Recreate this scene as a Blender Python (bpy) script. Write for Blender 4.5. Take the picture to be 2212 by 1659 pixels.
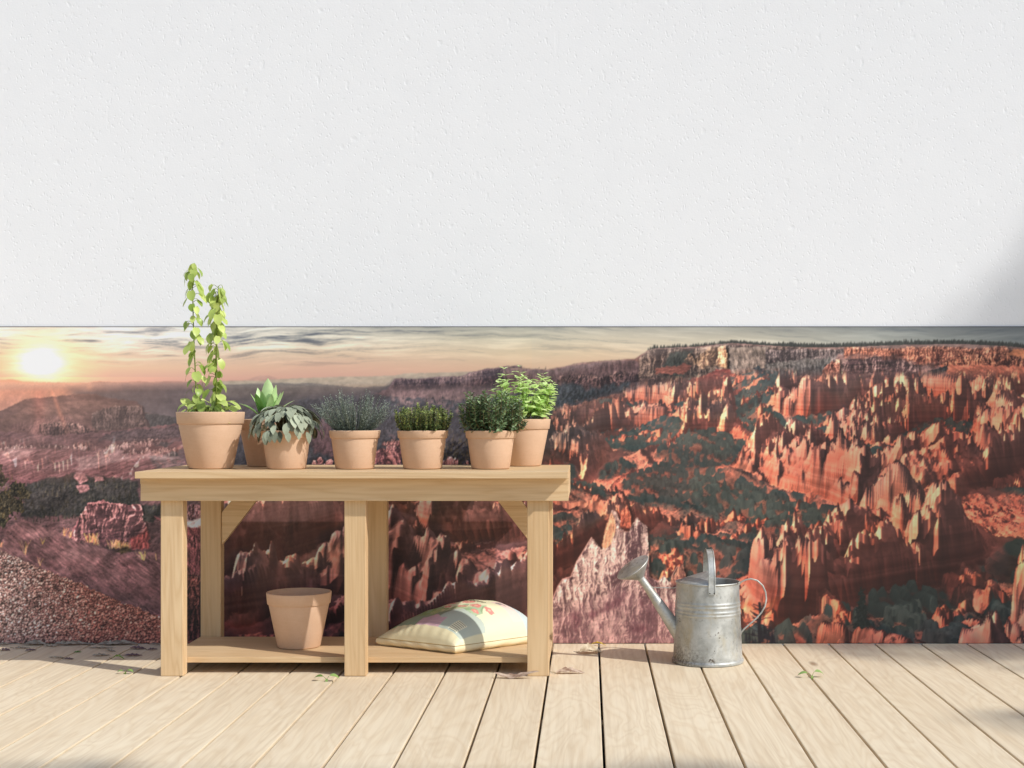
import bpy, bmesh, math, random
import numpy as np
from mathutils import Vector, Matrix
R = math.radians
for o in list(bpy.data.objects): bpy.data.objects.remove(o)
scene = bpy.context.scene
# ---------------------------------------------------------------- camera
cam_data = bpy.data.cameras.new('camera'); cam = bpy.data.objects.new('camera', cam_data); scene.collection.objects.link(cam)
cam.location = (0, -4.45, .7246); cam.rotation_euler = (R(90), 0, 0)
cam_data.sensor_width = 36; cam_data.lens = 49.97; cam_data.shift_x = -.0741; cam_data.shift_y = .02735
cam_data.clip_start = .05; cam_data.clip_end = 400
scene.camera = cam
# ---------------------------------------------------------------- sky and sun
SUN = Vector((1.70, -1.0, 1.70)).normalized()
world = bpy.data.worlds.new('World'); scene.world = world; world.use_nodes = True
wn = world.node_tree.nodes; wl = world.node_tree.links
sky = wn.new('ShaderNodeTexSky'); sky.sky_type = 'NISHITA'; sky.sun_disc = False
sky.sun_elevation = math.asin(SUN.z); sky.sun_rotation = math.atan2(SUN.x, SUN.y)
sky.dust_density = 1.0; sky.ozone_density = 1.0; sky.air_density = 1.0
bg = wn['Background']; bg.inputs['Strength'].default_value = .15; wl.new(sky.outputs[0], bg.inputs['Color'])
sun_data = bpy.data.lights.new('sun', 'SUN'); sun_data.energy = 3.6; sun_data.angle = R(.9); sun_data.color = (1, .985, .955)
sun = bpy.data.objects.new('sun', sun_data); scene.collection.objects.link(sun)
sun.location = SUN * 12; sun.rotation_euler = SUN.to_track_quat('Z', 'Y').to_euler()
scene.view_settings.view_transform = 'Standard'; scene.view_settings.look = 'None'
scene.view_settings.exposure = -.02; scene.view_settings.gamma = 1
scene.render.engine = 'CYCLES'
scene.cycles.max_bounces = 8; scene.cycles.use_denoising = True
# ---------------------------------------------------------------- printed canyon landscape
def make_vn(seed):
    T = np.random.RandomState(seed).rand(512, 512).astype(np.float32) * 2 - 1
    def vn(x, y, s):
        xi = np.floor(x); yi = np.floor(y); fx = x - xi; fy = y - yi; fx = fx * fx * (3 - 2 * fx); fy = fy * fy * (3 - 2 * fy)
        a = (xi.astype(np.int32) + s * 37) & 511; b = (yi.astype(np.int32) + s * 91) & 511; a1 = (a + 1) & 511; b1 = (b + 1) & 511
        t0 = T[b, a] * (1 - fx) + T[b, a1] * fx; t1 = T[b1, a] * (1 - fx) + T[b1, a1] * fx
        return t0 * (1 - fy) + t1 * fy
    return vn
def sst(a, b, x): t = np.clip((x - a) / (b - a), 0, 1); return t * t * (3 - 2 * t)
def canyon(U0, U1, V0, V1, seed=3, uc=1000., vh=738., f=1350., near=1.25, far=17., nz=850, ws=1., dens=.08, ox=0., green=0.):
    """ray-cast relief of a hoodoo amphitheatre, seen from its rim, low light from the left"""
    vn = make_vn(seed); W, H = int(U1 - U0), int(V1 - V0)
    u = np.arange(W, dtype=np.float32) + U0 + .5; zs = (near * (far / near) ** (np.arange(nz) / (nz - 1))).astype(np.float32)
    X = ((u - uc) / f)[None, :] * zs[:, None]; Z = np.repeat(zs[:, None], W, 1)
    def fb(x, y, s, o=3, g=.5):
        t = 0; a = 1.
        for k in range(o): t = t + a * vn(x, y, s + k * 7); a *= g; x = x * 2.03 + 5.2; y = y * 2.03 + 1.3
        return t
    def height(X, Z, fine=True):
        X0, Z0 = X, Z; X = X * ws + ox; Z = Z * ws
        wx = X + .35 * vn(X * .8, Z * .8, 1); wz = Z + .45 * vn(X * .7, Z * .7, 2)
        floor = -1.06 + .40 * sst(.2, 4.2, X0 + .12 * Z0 - .6) + .13 * fb(X * .6, Z * .5, 3, 3) + .018 * (1 - 2 * np.abs(vn(X * 2.6 + Z * .8, Z * .9, 30))) + .009 * (1 - 2 * np.abs(vn(X * 7 + Z * 3, Z * 2.5, 31)))
        rise = sst(4.0, 12.5, Z0 - .3 * X0) ; floor = floor + .50 * rise
        q = (wx * .55 + wz * .34); p = (wx * .42 - wz * .72)
        r = 1 - np.abs(vn(p * 2.1, q * 1.15, 4)) * 2.1                    # long walls running down the slope
        r2 = 1 - np.abs(vn(p * 4.8 + 3, q * 2.6, 5)) * 2.0
        tal = np.clip(r, 0, 1) ** 2 * .115 + np.clip(r2, 0, 1) ** 2 * .035
        zone = sst(-.45, .10, vn(X * .7 + 4, Z * .6, 6) + .30 * sst(.2, 3., X0) + dens) * (1 - sst(9.6, 10.6, Z0 - .35 * X0 + 1.1 * vn(X * .5, Z * .3, 9)))
        wall = sst(.56, .68, r) * .135 * zone + sst(.58, .70, r2) * .080 * zone
        m = sst(.48, .74, r) * zone + .65 * sst(.52, .74, r2) * zone
        tl = sst(.05, .65, vn(wx * 13, wz * 10, 7)) * .054 + sst(.1, .7, vn(wx * 29, wz * 22, 8)) * .036
        h = floor + tal + wall + np.clip(m, 0, 1.1) * tl
        rim = sst(10.8, 11.25, Z0 - .35 * X0 + 1.1 * vn(X * .5, Z * .3, 9) + .35 * vn(X * 1.7, Z * 1.2, 10)); h = np.maximum(h, floor + .10 + rim * (.96 - floor - 1.0))
        cliff = rim
        if fine: h = h + .008 * vn(X * 38, Z * 30, 11) * (.4 + m) + .004 * vn(X * 90, Z * 70, 12)
        return h, m, r, floor, zone, cliff
    h, m, r, floor, zone, rim = height(X, Z)
    e = .004 * Z
    hx = height(X + e, Z)[0]; hz = height(X, Z + e)[0]
    nx = -(hx - h) / e; nz_ = -(hz - h) / e; il = 1 / np.sqrt(nx * nx + nz_ * nz_ + 1)
    L = np.array([-.82, .42, .30]); L /= np.linalg.norm(L)
    dif = np.clip((nx * L[0] + L[1] + nz_ * L[2]) * il, 0, 1)
    sh = np.ones_like(h)
    for k in range(1, 11):
        d = .012 * 1.40 ** k; hh = height(X + L[0] / L[1] * d * .42 * 1.2, Z + L[2] / L[1] * d * .42 * 1.2, False)[0]
        sh = np.minimum(sh, 1 - np.clip((hh - (h + d * .50)) / .014, 0, 1))
    # trees on the floor: dark cells with pointed tops
    fz = (1 - sst(.25, .62, r)) * sst(-.30, .25, fb(X * .8 + 7, Z * .7, 14, 3) + .25 + green - .088 * X) * (1 - sst(.3, .7, m))
    tn = vn(X * 44 / (1 + .05 * Z), Z * 30, 15); tr = fz * sst(.0, .55, tn); h2 = h + tr * .034
    pv = vh - (h2 - 0.) * f / Z
    mn = np.minimum.accumulate(pv, 0)
    rows = np.arange(H) + V0 + .5; idx = np.empty((H, W), np.int32)
    for c in range(W): idx[:, c] = np.searchsorted(-mn[:, c], -rows, side='left')
    ok = idx < nz; idx = np.minimum(idx, nz - 1); C = np.arange(W)[None, :].repeat(H, 0)
    g = lambda a: a[idx, C]
    zz = g(Z); hp = -(rows[:, None] - vh) * zz / f                        # true height of the seen point
    lit = g(dif) * g(sh); mm = g(m); fo = g(fz); tt = g(tr); rel = hp - g(floor); rm = g(rim); XX = g(X); ny = g(il)
    steep = 1 - sst(.25, .8, ny)
    st = vn(hp * 70 + .6 * vn(XX * 2, zz, 21), XX * .35 + zz * .2, 16) * .6 + vn(hp * 160, XX * .6, 17) * .4
    red = np.array([196, 96, 70.]); pink = np.array([214, 130, 104.]); wht = np.array([214, 158, 136.]); gry = np.array([164, 138, 124.]); dirt = np.array([190, 118, 94.])
    A = lambda x: x[..., None]
    alb = A(1 - mm) * dirt + A(mm) * red; t = sst(.10, .24, rel + .05 * st); alb = alb * (1 - A(t)) + pink * A(t)
    t = sst(.21, .30, rel + .05 * vn(XX * 3, zz * 3, 18)) * .42; alb = alb * (1 - A(t)) + wht * A(t); alb = alb * (1 - A(rm * .7)) + gry * A(rm * .7)
    alb = alb * A(1 + .15 * st * (.08 + .95 * steep)) * A(1 + .14 * vn(XX * 40, zz * 30, 19) + .12 * vn(XX * 7, hp * 9, 22))
    sky = np.array([.42, .38, .41]); sun = np.array([1.12, .86, .70])
    col = alb * (sky * A(.45 + .55 * ny) + sun * A(lit))
    tree = np.array([30, 35, 32.]) * A(.7 + .5 * g(tn) + .5 * lit); w = A(np.clip(fo * .66 + tt * .9, 0, .96)); col = col * (1 - w) + tree * w
    hz_ = A(1 - np.exp(-np.maximum(zz - 3, 0) / 26)); col = col * (1 - hz_) + np.array([150, 128, 126.]) * hz_
    return np.clip(col, 0, 255).astype(np.float32), ok
MU0, MU1, MV0, MV1 = -160.0, 2372.0, 705.0, 1392.0      # the print's own sheet coordinates
def paint_mural():
    W, H = int(MU1 - MU0), int(MV1 - MV0)
    rs = np.random.RandomState(7)
    T = rs.rand(512, 512).astype(np.float32) * 2 - 1
    uu = (np.arange(W) + 0.5 + MU0).astype(np.float32); vv = (np.arange(H) + 0.5 + MV0).astype(np.float32)
    U, V = np.meshgrid(uu, vv)
    img = np.zeros((H, W, 3), np.float32)
    def vn(x, y, seed):
        xi = np.floor(x); yi = np.floor(y); fx = (x - xi); fy = (y - yi)
        fx = fx * fx * (3 - 2 * fx); fy = fy * fy * (3 - 2 * fy)
        a = (xi.astype(np.int32) + seed * 37) & 511; b = (yi.astype(np.int32) + seed * 91) & 511
        a1 = (a + 1) & 511; b1 = (b + 1) & 511
        t0 = T[b, a] * (1 - fx) + T[b, a1] * fx; t1 = T[b1, a] * (1 - fx) + T[b1, a1] * fx
        return t0 * (1 - fy) + t1 * fy
    def fbm(x, y, seed, o=4, g=.55):
        s = 0; a = 1.0; n = 0
        for k in range(o):
            s = s + a * vn(x, y, seed + k * 3); n += a; a *= g; x = x * 2.03 + 17.3; y = y * 2.03 + 5.1
        return s / n * 1.6
    def relief(u, v, sx, sy, ang, seed, o=4, ridge=False):
        ca, sa = math.cos(ang), math.sin(ang)
        def hgt(p, q):
            x = (p * ca + q * sa) / sx; y = (-p * sa + q * ca) / sy
            n = fbm(x, y, seed, o, .46)
            return -np.abs(n) * 1.6 if ridge else n
        return np.clip((hgt(u + 1.3, v + .5) - hgt(u - .2, v - .3)) * min(sx, sy) * .62, -1.1, 1.1)
    def box(u0, u1, v0, v1):
        a = max(0, int(u0 - MU0) - 1); b = min(W, int(u1 - MU0) + 2); c = max(0, int(v0 - MV0) - 1); d = min(H, int(v1 - MV0) + 2)
        return (slice(c, max(c, d)), slice(a, max(a, b)))
    def inside(pts, u, v):
        m = np.zeros(u.shape, bool); n = len(pts)
        for i in range(n):
            x0, y0 = pts[i]; x1, y1 = pts[(i + 1) % n]
            if y0 == y1: continue
            m ^= ((v > y0) != (v > y1)) & (u < (x1 - x0) * (v - y0) / (y1 - y0) + x0)
        return m
    def blur(m, k):
        if k < 1: return m
        for ax in (0, 1):
            p = np.pad(m, [(k + 1, k) if i == ax else (0, 0) for i in (0, 1)], mode='edge'); c = np.cumsum(p, ax, dtype=np.float64)
            n = 2 * k + 1
            m = ((c[n:] - c[:-n]) if ax == 0 else (c[:, n:] - c[:, :-n])).astype(np.float32) / n
        return m
    def put(b, m, col): img[b] = img[b] * (1 - m[..., None]) + col * m[..., None]
    def A(c): return np.array(c, np.float32)
    # transforms from the eight working squares of the sheet
    def zt(k):
        ox, oy = [(0, 691.2), (553, 691.2), (1106, 691.2), (1659, 691.2), (0, 1105.9), (553, 1105.9), (1106, 1105.9), (1659, 1105.9)][k - 1]
        return lambda p: (ox + p[0] * .25, oy + p[1] * .25)
    def area(k, pts, col, col2=None, rough=1.5, soft=1, tex=.18, sx=14, sy=8, ang=0., seed=1, alpha=1., ridge=False, mott=.10):
        """a patch of ground: colour, relief shading, mottling; col2 = colour at the bottom"""
        f = zt(k); P = [f(p) for p in pts]
        us = [p[0] for p in P]; vs = [p[1] for p in P]; e = rough * 2 + soft
        b = box(min(us) - e, max(us) + e, min(vs) - e, max(vs) + e); u, v = U[b], V[b]
        if u.size == 0: return
        du = fbm(u / 7, v / 7, seed + 11, 3) * rough; dv = fbm(u / 7, v / 7, seed + 23, 3) * rough
        m = blur(inside(P, u + du, v + dv).astype(np.float32), soft) * alpha
        c = np.broadcast_to(A(col), u.shape + (3,)).copy()
        if col2 is not None:
            t = np.clip((v - min(vs)) / (max(vs) - min(vs) + 1e-3) + .25 * fbm(u / 40, v / 25, seed + 3, 3), 0, 1)[..., None]; c = c * (1 - t) + A(col2) * t
        r = relief(u, v, sx, sy, ang, seed, 5, ridge)
        if ridge: rc, rh = crag(u, v, sx * 1.6, seed + 70, sy / sx); c = c * (1 + .42 * rc + .5 * (rh - .55))[..., None]
        m2 = .5 * fbm(u / 26, v / 15, seed + 5, 6, .68) + .5 * fbm((u * math.cos(ang) + v * math.sin(ang)) / sx, (-u * math.sin(ang) + v * math.cos(ang)) / sy, seed + 15, 4, .6)
        sk = np.clip(vn(u / 2.1, v / 1.7, seed + 51) * 3 - 1.7, 0, 1) * np.clip(fbm(u / 30, v / 18, seed + 53, 2) * 2 + .5, 0, 1) * min(tex, .4)
        c = c * (1 + tex * .34 * r[..., None] + (mott * 1.5 + tex * .32) * m2[..., None]) * (1 - .9 * sk[..., None])
        put(b, m, c)
    def crag(u, v, cw, seed, st=2.1):
        wx = u + cw * .55 * fbm(u / (cw * 2.3), v / (cw * 2.6), seed + 1, 3); wy = v + cw * .6 * fbm(u / (cw * 2.1), v / (cw * 2.2), seed + 9, 2)
        def rg(p, q):
            t_ = 0; a = 1.; n = 0; x = p / cw; y = q / (cw * st)
            for kk in range(4):
                t_ = t_ + a * (1 - 1.5 * np.abs(vn(x, y, seed + 20 + kk * 5))); n += a; a *= .56; x = x * 2.07 + 3.7; y = y * 1.85 + 9.1
            return t_ / n
        h = rg(wx, wy); dd = (rg(wx + 1.1, wy + .55) - h) * cw * .42
        return np.clip(dd, -1.3, 1.3), np.clip(h, 0, 1)
    def hood(k, top, base, lit, shade, cw=6, sp=6, strata=.16, seed=1, fade=6, white=None, rel=.5, lean=0.):
        """a wall of fluted columns: top/base polylines; light from the upper left of the sheet"""
        f = zt(k); TP = [f(p) for p in top]
        BP = [f(p) for p in base] if isinstance(base, list) else [(p[0], f((0, base))[1]) for p in TP]
        u0, u1 = TP[0][0], TP[-1][0]
        fade = fade * 1.7; sp = sp * 1.25; b = box(u0 - 3, u1 + 9, min(p[1] for p in TP) - 2 * sp - 4, max(p[1] for p in BP) + fade + 4); u, v = U[b], V[b]
        if u.size == 0: return
        x = u + lean * (v - TP[0][1]) + cw * .55 * fbm(u / (cw * 1.6), v / (cw * 3.2), seed + 2, 3) + 1.2 * fbm(u / 3, v / 5, seed + 6, 2)
        c = x / cw + 1.25 * vn(x / (cw * 2.6), x * 0 + seed * 7.7, seed)
        cid = np.floor(c).astype(np.int32); fr = c - cid
        r = T[(cid * 7 + seed * 13) & 511, (cid * 3 + 41) & 511]
        p = 1 - (2 * fr - 1) ** 2
        tv = np.interp(u, [q[0] for q in TP], [q[1] for q in TP]) + np.abs(2 * fr - 1) ** 1.25 * sp * 1.5 - r * sp * .9 + .9 * fbm(u / 2.2, u * 0 + seed, seed + 9, 2)
        bv = np.interp(u, [q[0] for q in BP], [q[1] for q in BP]) + 6 * fbm(u / 9, v / 9, seed + 4, 3)
        m = np.clip(v - tv + .5, 0, 1) * np.clip((bv + fade * .5 - v) / fade, 0, 1) * np.clip((u - u0) / 1.5 + .6, 0, 1) * np.clip((u1 - u) / 1.5 + .6, 0, 1)
        big = vn(u / (cw * 2.7), v / (cw * 7), seed + 31)
        cg, ch = crag(u, v, cw * 1.15, seed + 60, 1.9); s = (.46 - fr) * .75 + 1.05 * cg + .7 * big + .22 * r + (ch - .5) * .5
        s = np.clip(s * .72 + .45, 0, 1); s = s * s * (3 - 2 * s)
        s = s * np.clip(1.12 - .35 * (v - tv) / np.maximum(bv - tv, 4), .6, 1.1)
        col = A(shade) * .74 * (1 - s[..., None]) + np.minimum(A(lit) * 1.04, 255) * s[..., None]
        cap = np.exp(-np.clip(v - tv, 0, 50) / 2.2)[..., None] * .4 * s[..., None]; col = col * (1 - cap) + A((250, 214, 190)) * cap
        if white is not None:
            w = np.clip(1 - (v - tv) / white[1], 0, 1)[..., None] * .85; col = col * (1 - w) + A(white[0]) * w * (.7 + .3 * s[..., None])
        st = fbm(u / 38, (v + .06 * u + 1.5 * fr) / 3.4, seed + 14, 4, .6)
        col = col * (1 + strata * st[..., None]) * (1 - (.20 + .18 * r)[..., None] * np.clip(1 - p, 0, 1)[..., None] ** 4) * (.84 + .34 * ch)[..., None] * (1 + .12 * fbm(u / 5, v / 5.5, seed + 19, 4, .65)[..., None])
        ms = np.zeros_like(m); ms[2:, 5:] = m[:-2, :-5]; img[b] *= (1 - .38 * blur(ms, 2) * (1 - m))[..., None]
        put(b, m, col)
    def spire(x, y, h, w, lit, shade, g):
        b = box(x - w * 1.6, x + w * 2.6, y - h - 1, y + 3); u, v = U[b], V[b]
        if u.size == 0: return
        t = np.clip((v - (y - h)) / h, 0, 1.1); ph = g.uniform(0, 9)
        hw = w * (.16 + .84 * t ** g.uniform(.6, 1.1)) * (1 + .10 * np.sin(v * g.uniform(.5, 1.1) + ph) * (1 - .5 * t) + .25 * vn(u * 0 + ph, v / 3.1, 77)) + .3
        d = (u - x - .12 * w * np.sin(v * .4 + ph)) / hw
        sm = np.clip(1.3 - np.abs((u - x) / hw - 1.0), 0, 1) * (t > .25) * .34; img[b] *= (1 - sm * np.clip((1.1 - t) * 4, 0, 1))[..., None]
        m = np.clip((1 - np.abs(d)) * hw * .9, 0, 1) * (v > y - h) * np.clip((1.06 - t) * 6, 0, 1)
        q = np.clip(.56 - d * .62 + .3 * vn(u / 2.2, v / 3.4, int(ph * 40)), 0, 1)[..., None]; q = q * q * (3 - 2 * q)
        put(b, m, (A(shade) * (1 - q) + A(lit) * q) * (1 + .14 * vn(u / 9, v / 1.9, int(ph * 31)))[..., None])
    def spires(k, pts, n, h, lit, shade, seed, cl=(3, 8)):
        f = zt(k); P = [f(p) for p in pts]; us = [p[0] for p in P]; vs = [p[1] for p in P]; g = np.random.RandomState(seed)
        q = np.stack([g.uniform(min(us), max(us), n), g.uniform(min(vs), max(vs), n)], 1); q = q[inside(P, q[:, 0], q[:, 1])]; q = q[np.argsort(q[:, 1])]
        for x, y in q:
            k_ = g.randint(*cl); hh = h * g.uniform(.6, 1.3); wd = hh * g.uniform(.13, .24); tone = g.uniform(.82, 1.1); slope = g.uniform(-.25, .25)
            xs = x + (np.arange(k_) - k_ / 2) * wd * g.uniform(1.0, 1.5)
            for i in g.permutation(k_): spire(xs[i], y + (xs[i] - x) * slope + g.uniform(-1, 1) * hh * .12, hh * g.uniform(.5, 1.1), wd * g.uniform(.8, 1.4), A(lit) * tone, A(shade) * tone, g)
    def woods(k, pts, n, h, col, seed=1, var=.35, warm=0.):
        f = zt(k); P = [f(p) for p in pts]; us = [p[0] for p in P]; vs = [p[1] for p in P]; g = np.random.RandomState(seed)
        q = np.stack([g.uniform(min(us), max(us), n), g.uniform(min(vs), max(vs), n)], 1)
        q = q[inside(P, q[:, 0], q[:, 1])]; q = q[np.argsort(q[:, 1])]
        for x, y in q:
            hh = h * g.uniform(.6, 1.35); w = hh * g.uniform(.16, .27)
            b = box(x - w - 1, x + w + 1, y - hh - 1, y + 1); u, v = U[b], V[b]
            if u.size == 0: continue
            t = np.clip((v - (y - hh)) / hh, 0, 1.02); jag = .75 + .35 * np.sin(v * 2.1 + x)
            m = np.clip((w * t * jag - np.abs(u - x)) * 1.2 + .5, 0, 1) * (t < 1.01) * .92
            l = np.clip(.5 - (u - x) / (2 * w + .1), 0, 1)[..., None]
            c = A(col) * .86 * (1 + var * g.uniform(-1, 1)) * (.75 + .55 * l) + A((26, 18, 4)) * warm * l
            put(b, m, c)
    def line(k, pts, w, col, alpha=.9):
        f = zt(k); P = [f(p) for p in pts]
        for (x0, y0), (x1, y1) in zip(P[:-1], P[1:]):
            b = box(min(x0, x1) - w - 1, max(x0, x1) + w + 1, min(y0, y1) - w - 1, max(y0, y1) + w + 1); u, v = U[b], V[b]
            L = max(1e-3, (x1 - x0) ** 2 + (y1 - y0) ** 2); t = np.clip(((u - x0) * (x1 - x0) + (v - y0) * (y1 - y0)) / L, 0, 1)
            d = np.hypot(u - x0 - t * (x1 - x0), v - y0 - t * (y1 - y0)); put(b, np.clip(w * .5 - d + .5, 0, 1) * alpha, A(col))
    # ------------------------------------------------------------ sky
    kn = [-160, 0, 200, 450, 700, 1000, 1300, 1600, 1900, 2212, 2372]
    g = {705: [(214, 198, 186), (230, 214, 202), (236, 222, 210), (214, 210, 198), (188, 186, 172), (166, 166, 152), (182, 178, 160), (150, 150, 138), (128, 134, 130), (106, 114, 116), (98, 108, 112)],
         735: [(216, 190, 170), (236, 212, 192), (246, 228, 206), (236, 226, 206), (226, 214, 188), (212, 198, 166), (214, 198, 166), (198, 188, 160), (160, 162, 148), (128, 136, 132), (112, 122, 124)],
         765: [(190, 158, 142), (222, 182, 150), (238, 200, 164), (226, 196, 166), (226, 194, 158), (228, 198, 158), (224, 192, 150), (214, 196, 164), (176, 176, 158), (150, 154, 146), (140, 146, 142)],
         795: [(205, 150, 125), (236, 178, 140), (244, 196, 152), (238, 190, 152), (232, 178, 146), (230, 182, 144), (226, 178, 136), (214, 190, 158), (190, 182, 160), (160, 160, 150), (150, 150, 145)],
         822: [(216, 150, 130), (232, 160, 138), (236, 166, 142), (230, 166, 142), (224, 164, 140), (226, 172, 142), (224, 174, 136), (214, 186, 152), (190, 182, 160), (160, 160, 150), (150, 150, 145)]}
    gv = sorted(g)
    for ch in range(3):
        rows = np.stack([np.interp(uu, kn, [c[ch] for c in g[y]]) for y in gv])
        t = np.interp(vv, gv, np.arange(len(gv))); i = np.minimum(t.astype(int), len(gv) - 2); fr = (t - i)[:, None]
        img[..., ch] = rows[i] * (1 - fr) + rows[i + 1] * fr
    sb = box(MU0, MU1, MV0, 860); u, v = U[sb], V[sb]
    wv = v + .035 * (u - 500) * np.sin(u / 400) + 6 * fbm(u / 120, v / 40, 3, 3)
    st = fbm(u / 85, wv / 5.5, 61, 5, .62); st2 = fbm(u / 210, wv / 12, 65, 4)
    hi = np.clip((806 - v) / 66, 0, 1) * (.62 + .55 * np.exp(-((u - 500) / 560) ** 2))
    k = np.clip(st * 1.1 + st2 * .7, -1.1, 1.1) * hi * (1 - .35 * sst(560, 1100, u))
    dark = np.clip(-k - .15, 0, 1.2)[..., None]; lite = np.clip(k, 0, 1)[..., None]
    img[sb] = img[sb] * (1 - .46 * dark) * 1.03 + lite * A((44, 42, 38)) - dark * A((8, 2, -8)) * 2
    d2 = ((u - 91) / 52) ** 2 + ((v - 783) / 36) ** 2
    wob = 1 + .25 * fbm(u / 40, v / 5, 71, 3)
    for amp, w, c in ((.56, 4.6, (255, 214, 150)), (.85, 1.5, (255, 240, 160)), (1.15, .75, (255, 255, 254))):
        m = np.clip(amp * np.exp(-(d2 / w) * wob) * (1.25 if w < 2 else 1), 0, 1); put(sb, m, A(c))
    lum_ = img[sb].mean(-1, keepdims=True); q_ = np.clip((d2 / 9), 0, 1)[..., None]; img[sb] = img[sb] * (1 - q_) + (lum_ + (img[sb] - lum_) * .86) * .925 * q_
    # ------------------------------------------------------------ far plains and ridges
    area(1, [(-700, 530), (0, 520), (120, 514), (200, 534), (400, 540), (760, 545), (860, 532), (940, 538), (1090, 540), (1200, 532), (1300, 538), (1540, 530), (1600, 536), (2212, 526), (2300, 1100), (-700, 1100)], (178, 132, 116), (112, 100, 98), rough=.5, tex=.0, mott=.03, seed=3)
    area(1, [(-700, 500), (-20, 520), (700, 545), (900, 620), (800, 760), (-700, 900)], (226, 160, 128), (190, 135, 118), rough=2, soft=14, tex=0, mott=.02, alpha=.75, seed=4)
    area(1, [(560, 600), (2212, 560), (2212, 1100), (900, 1100), (700, 680)], (108, 96, 96), (92, 88, 92), rough=2, soft=9, tex=.03, sx=50, sy=4, mott=.06, seed=5)
    area(2, [(-300, 530), (0, 522), (380, 505), (740, 492), (960, 490), (1200, 482), (1300, 462), (1480, 460), (1850, 450), (2212, 440), (2212, 640), (-300, 640)], (178, 160, 138), (176, 158, 136), rough=.4, tex=.02, seed=6)
    area(2, [(-90, 524), (-10, 496), (40, 484), (110, 482), (200, 510), (60, 526)], (190, 148, 132), rough=.3, tex=0, seed=8)
    area(2, [(-400, 566), (-100, 555), (250, 545), (330, 552), (480, 548), (760, 574), (900, 585), (1190, 568), (1190, 640), (900, 690), (-400, 700)], (128, 120, 112), (112, 104, 102), rough=.6, tex=.04, sx=40, sy=4, seed=7)
    area(2, [(-500, 690), (400, 650), (700, 630), (1190, 590), (1200, 900), (-500, 900)], (104, 98, 98), (86, 86, 92), rough=1.5, soft=5, tex=.05, sx=40, sy=5, seed=9)
    area(5, [(-700, -420), (4400, -420), (4400, 1200), (-700, 1200)], (110, 88, 88), (124, 84, 86), rough=0, soft=0, tex=.3, sx=14, sy=9, seed=10)
    # left hill with its stepped mesa
    area(1, [(-700, 860), (-300, 850), (0, 785), (50, 770), (240, 680), (440, 668), (700, 640), (830, 640), (900, 668), (1190, 706), (1200, 730), (1235, 745), (1250, 800), (1290, 800), (1320, 830), (1540, 850), (1640, 1100), (-700, 1200)], (112, 86, 80), (98, 76, 74), rough=1, tex=.2, sx=26, sy=7, ang=.25, seed=11)
    area(1, [(-700, 930), (80, 840), (240, 760), (540, 715), (800, 690), (1190, 740), (1230, 745), (1255, 900), (700, 1000), (-700, 1050)], (122, 94, 86), (104, 78, 74), rough=1.4, tex=.22, sx=18, sy=6, ang=.35, seed=12)
    hood(1, [(800, 800), (1000, 740), (1230, 742), (1260, 850), (1290, 910)], [(800, 960), (1300, 950)], (126, 104, 98), (112, 92, 88), cw=9, sp=1, seed=13)
    area(1, [(1250, 800), (1320, 810), (1400, 820), (1560, 850), (1600, 930), (1300, 930)], (76, 74, 74), rough=2, tex=.3, sx=5, sy=5, seed=14)
    area(1, [(100, 900), (350, 840), (600, 830), (830, 940), (820, 1010), (100, 1020)], (132, 100, 94), (112, 82, 80), rough=2, soft=3, tex=.3, sx=12, sy=16, ang=.2, seed=15)
    hood(1, [(350, 900), (480, 880), (700, 900), (820, 960)], [(350, 1000), (820, 1020)], (136, 104, 98), (96, 74, 74), cw=8, sp=1, seed=16)
    woods(1, [(230, 690), (830, 650), (1190, 710), (900, 690), (500, 690)], 60, 3, (70, 58, 58), 5)
    # tree belts and pale badlands, left
    area(1, [(-700, 980), (0, 960), (400, 1000), (950, 960), (1560, 900), (1640, 1250), (-700, 1300)], (118, 88, 88), (108, 80, 84), rough=3, tex=.28, sx=15, sy=5, ang=-.2, seed=17)
    area(1, [(850, 1040), (1000, 960), (1560, 920), (1640, 1010), (1200, 1060)], (92, 76, 78), rough=3, tex=.35, sx=6, sy=4, seed=18)
    hood(1, [(-600, 1100), (0, 1110), (130, 1080), (300, 1090), (440, 1070), (530, 1085), (650, 1080), (760, 1085)], 1160, (186, 154, 150), (132, 102, 104), cw=7, sp=2.5, seed=19, fade=8)
    hood(1, [(900, 1080), (1040, 1065), (1230, 1035), (1430, 1022)], [(900, 1140), (1430, 1080)], (190, 154, 148), (118, 90, 92), cw=6, sp=3, seed=20, fade=8)
    hood(1, [(1040, 1120), (1260, 1120), (1400, 1085), (1520, 1100)], 1190, (188, 152, 148), (116, 88, 90), cw=7, sp=4, seed=21, fade=8)
    area(1, [(-700, 1150), (0, 1130), (300, 1110), (640, 1120), (950, 1150), (1560, 1180), (1640, 1280), (1170, 1320), (1200, 1500), (600, 1420), (-700, 1400)], (146, 110, 112), (122, 84, 88), rough=3, tex=.4, sx=22, sy=5, ang=-.28, seed=22)
    for q in ([(640, 1190), (850, 1170), (1000, 1160), (1200, 1200), (900, 1230), (700, 1270)], [(640, 1290), (760, 1240), (1000, 1200), (1060, 1215), (850, 1270), (720, 1300)], [(0, 1150), (120, 1120), (300, 1130), (250, 1180), (60, 1200)], [(820, 1130), (1000, 1100), (1100, 1170), (900, 1180)], [(650, 1320), (720, 1310), (760, 1370), (700, 1400)], [(1060, 1180), (1300, 1160), (1560, 1190), (1400, 1210)]):
        area(1, q, (190, 156, 156), rough=3, soft=2, tex=.3, sx=16, sy=5, ang=-.3, seed=23, alpha=.75)
    area(1, [(200, 1430), (460, 1360), (640, 1330), (1200, 1390), (1200, 1600), (1600, 1600), (1600, 1700), (200, 1700)], (72, 68, 66), rough=5, soft=2, tex=.4, sx=6, sy=5, seed=24)
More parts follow.
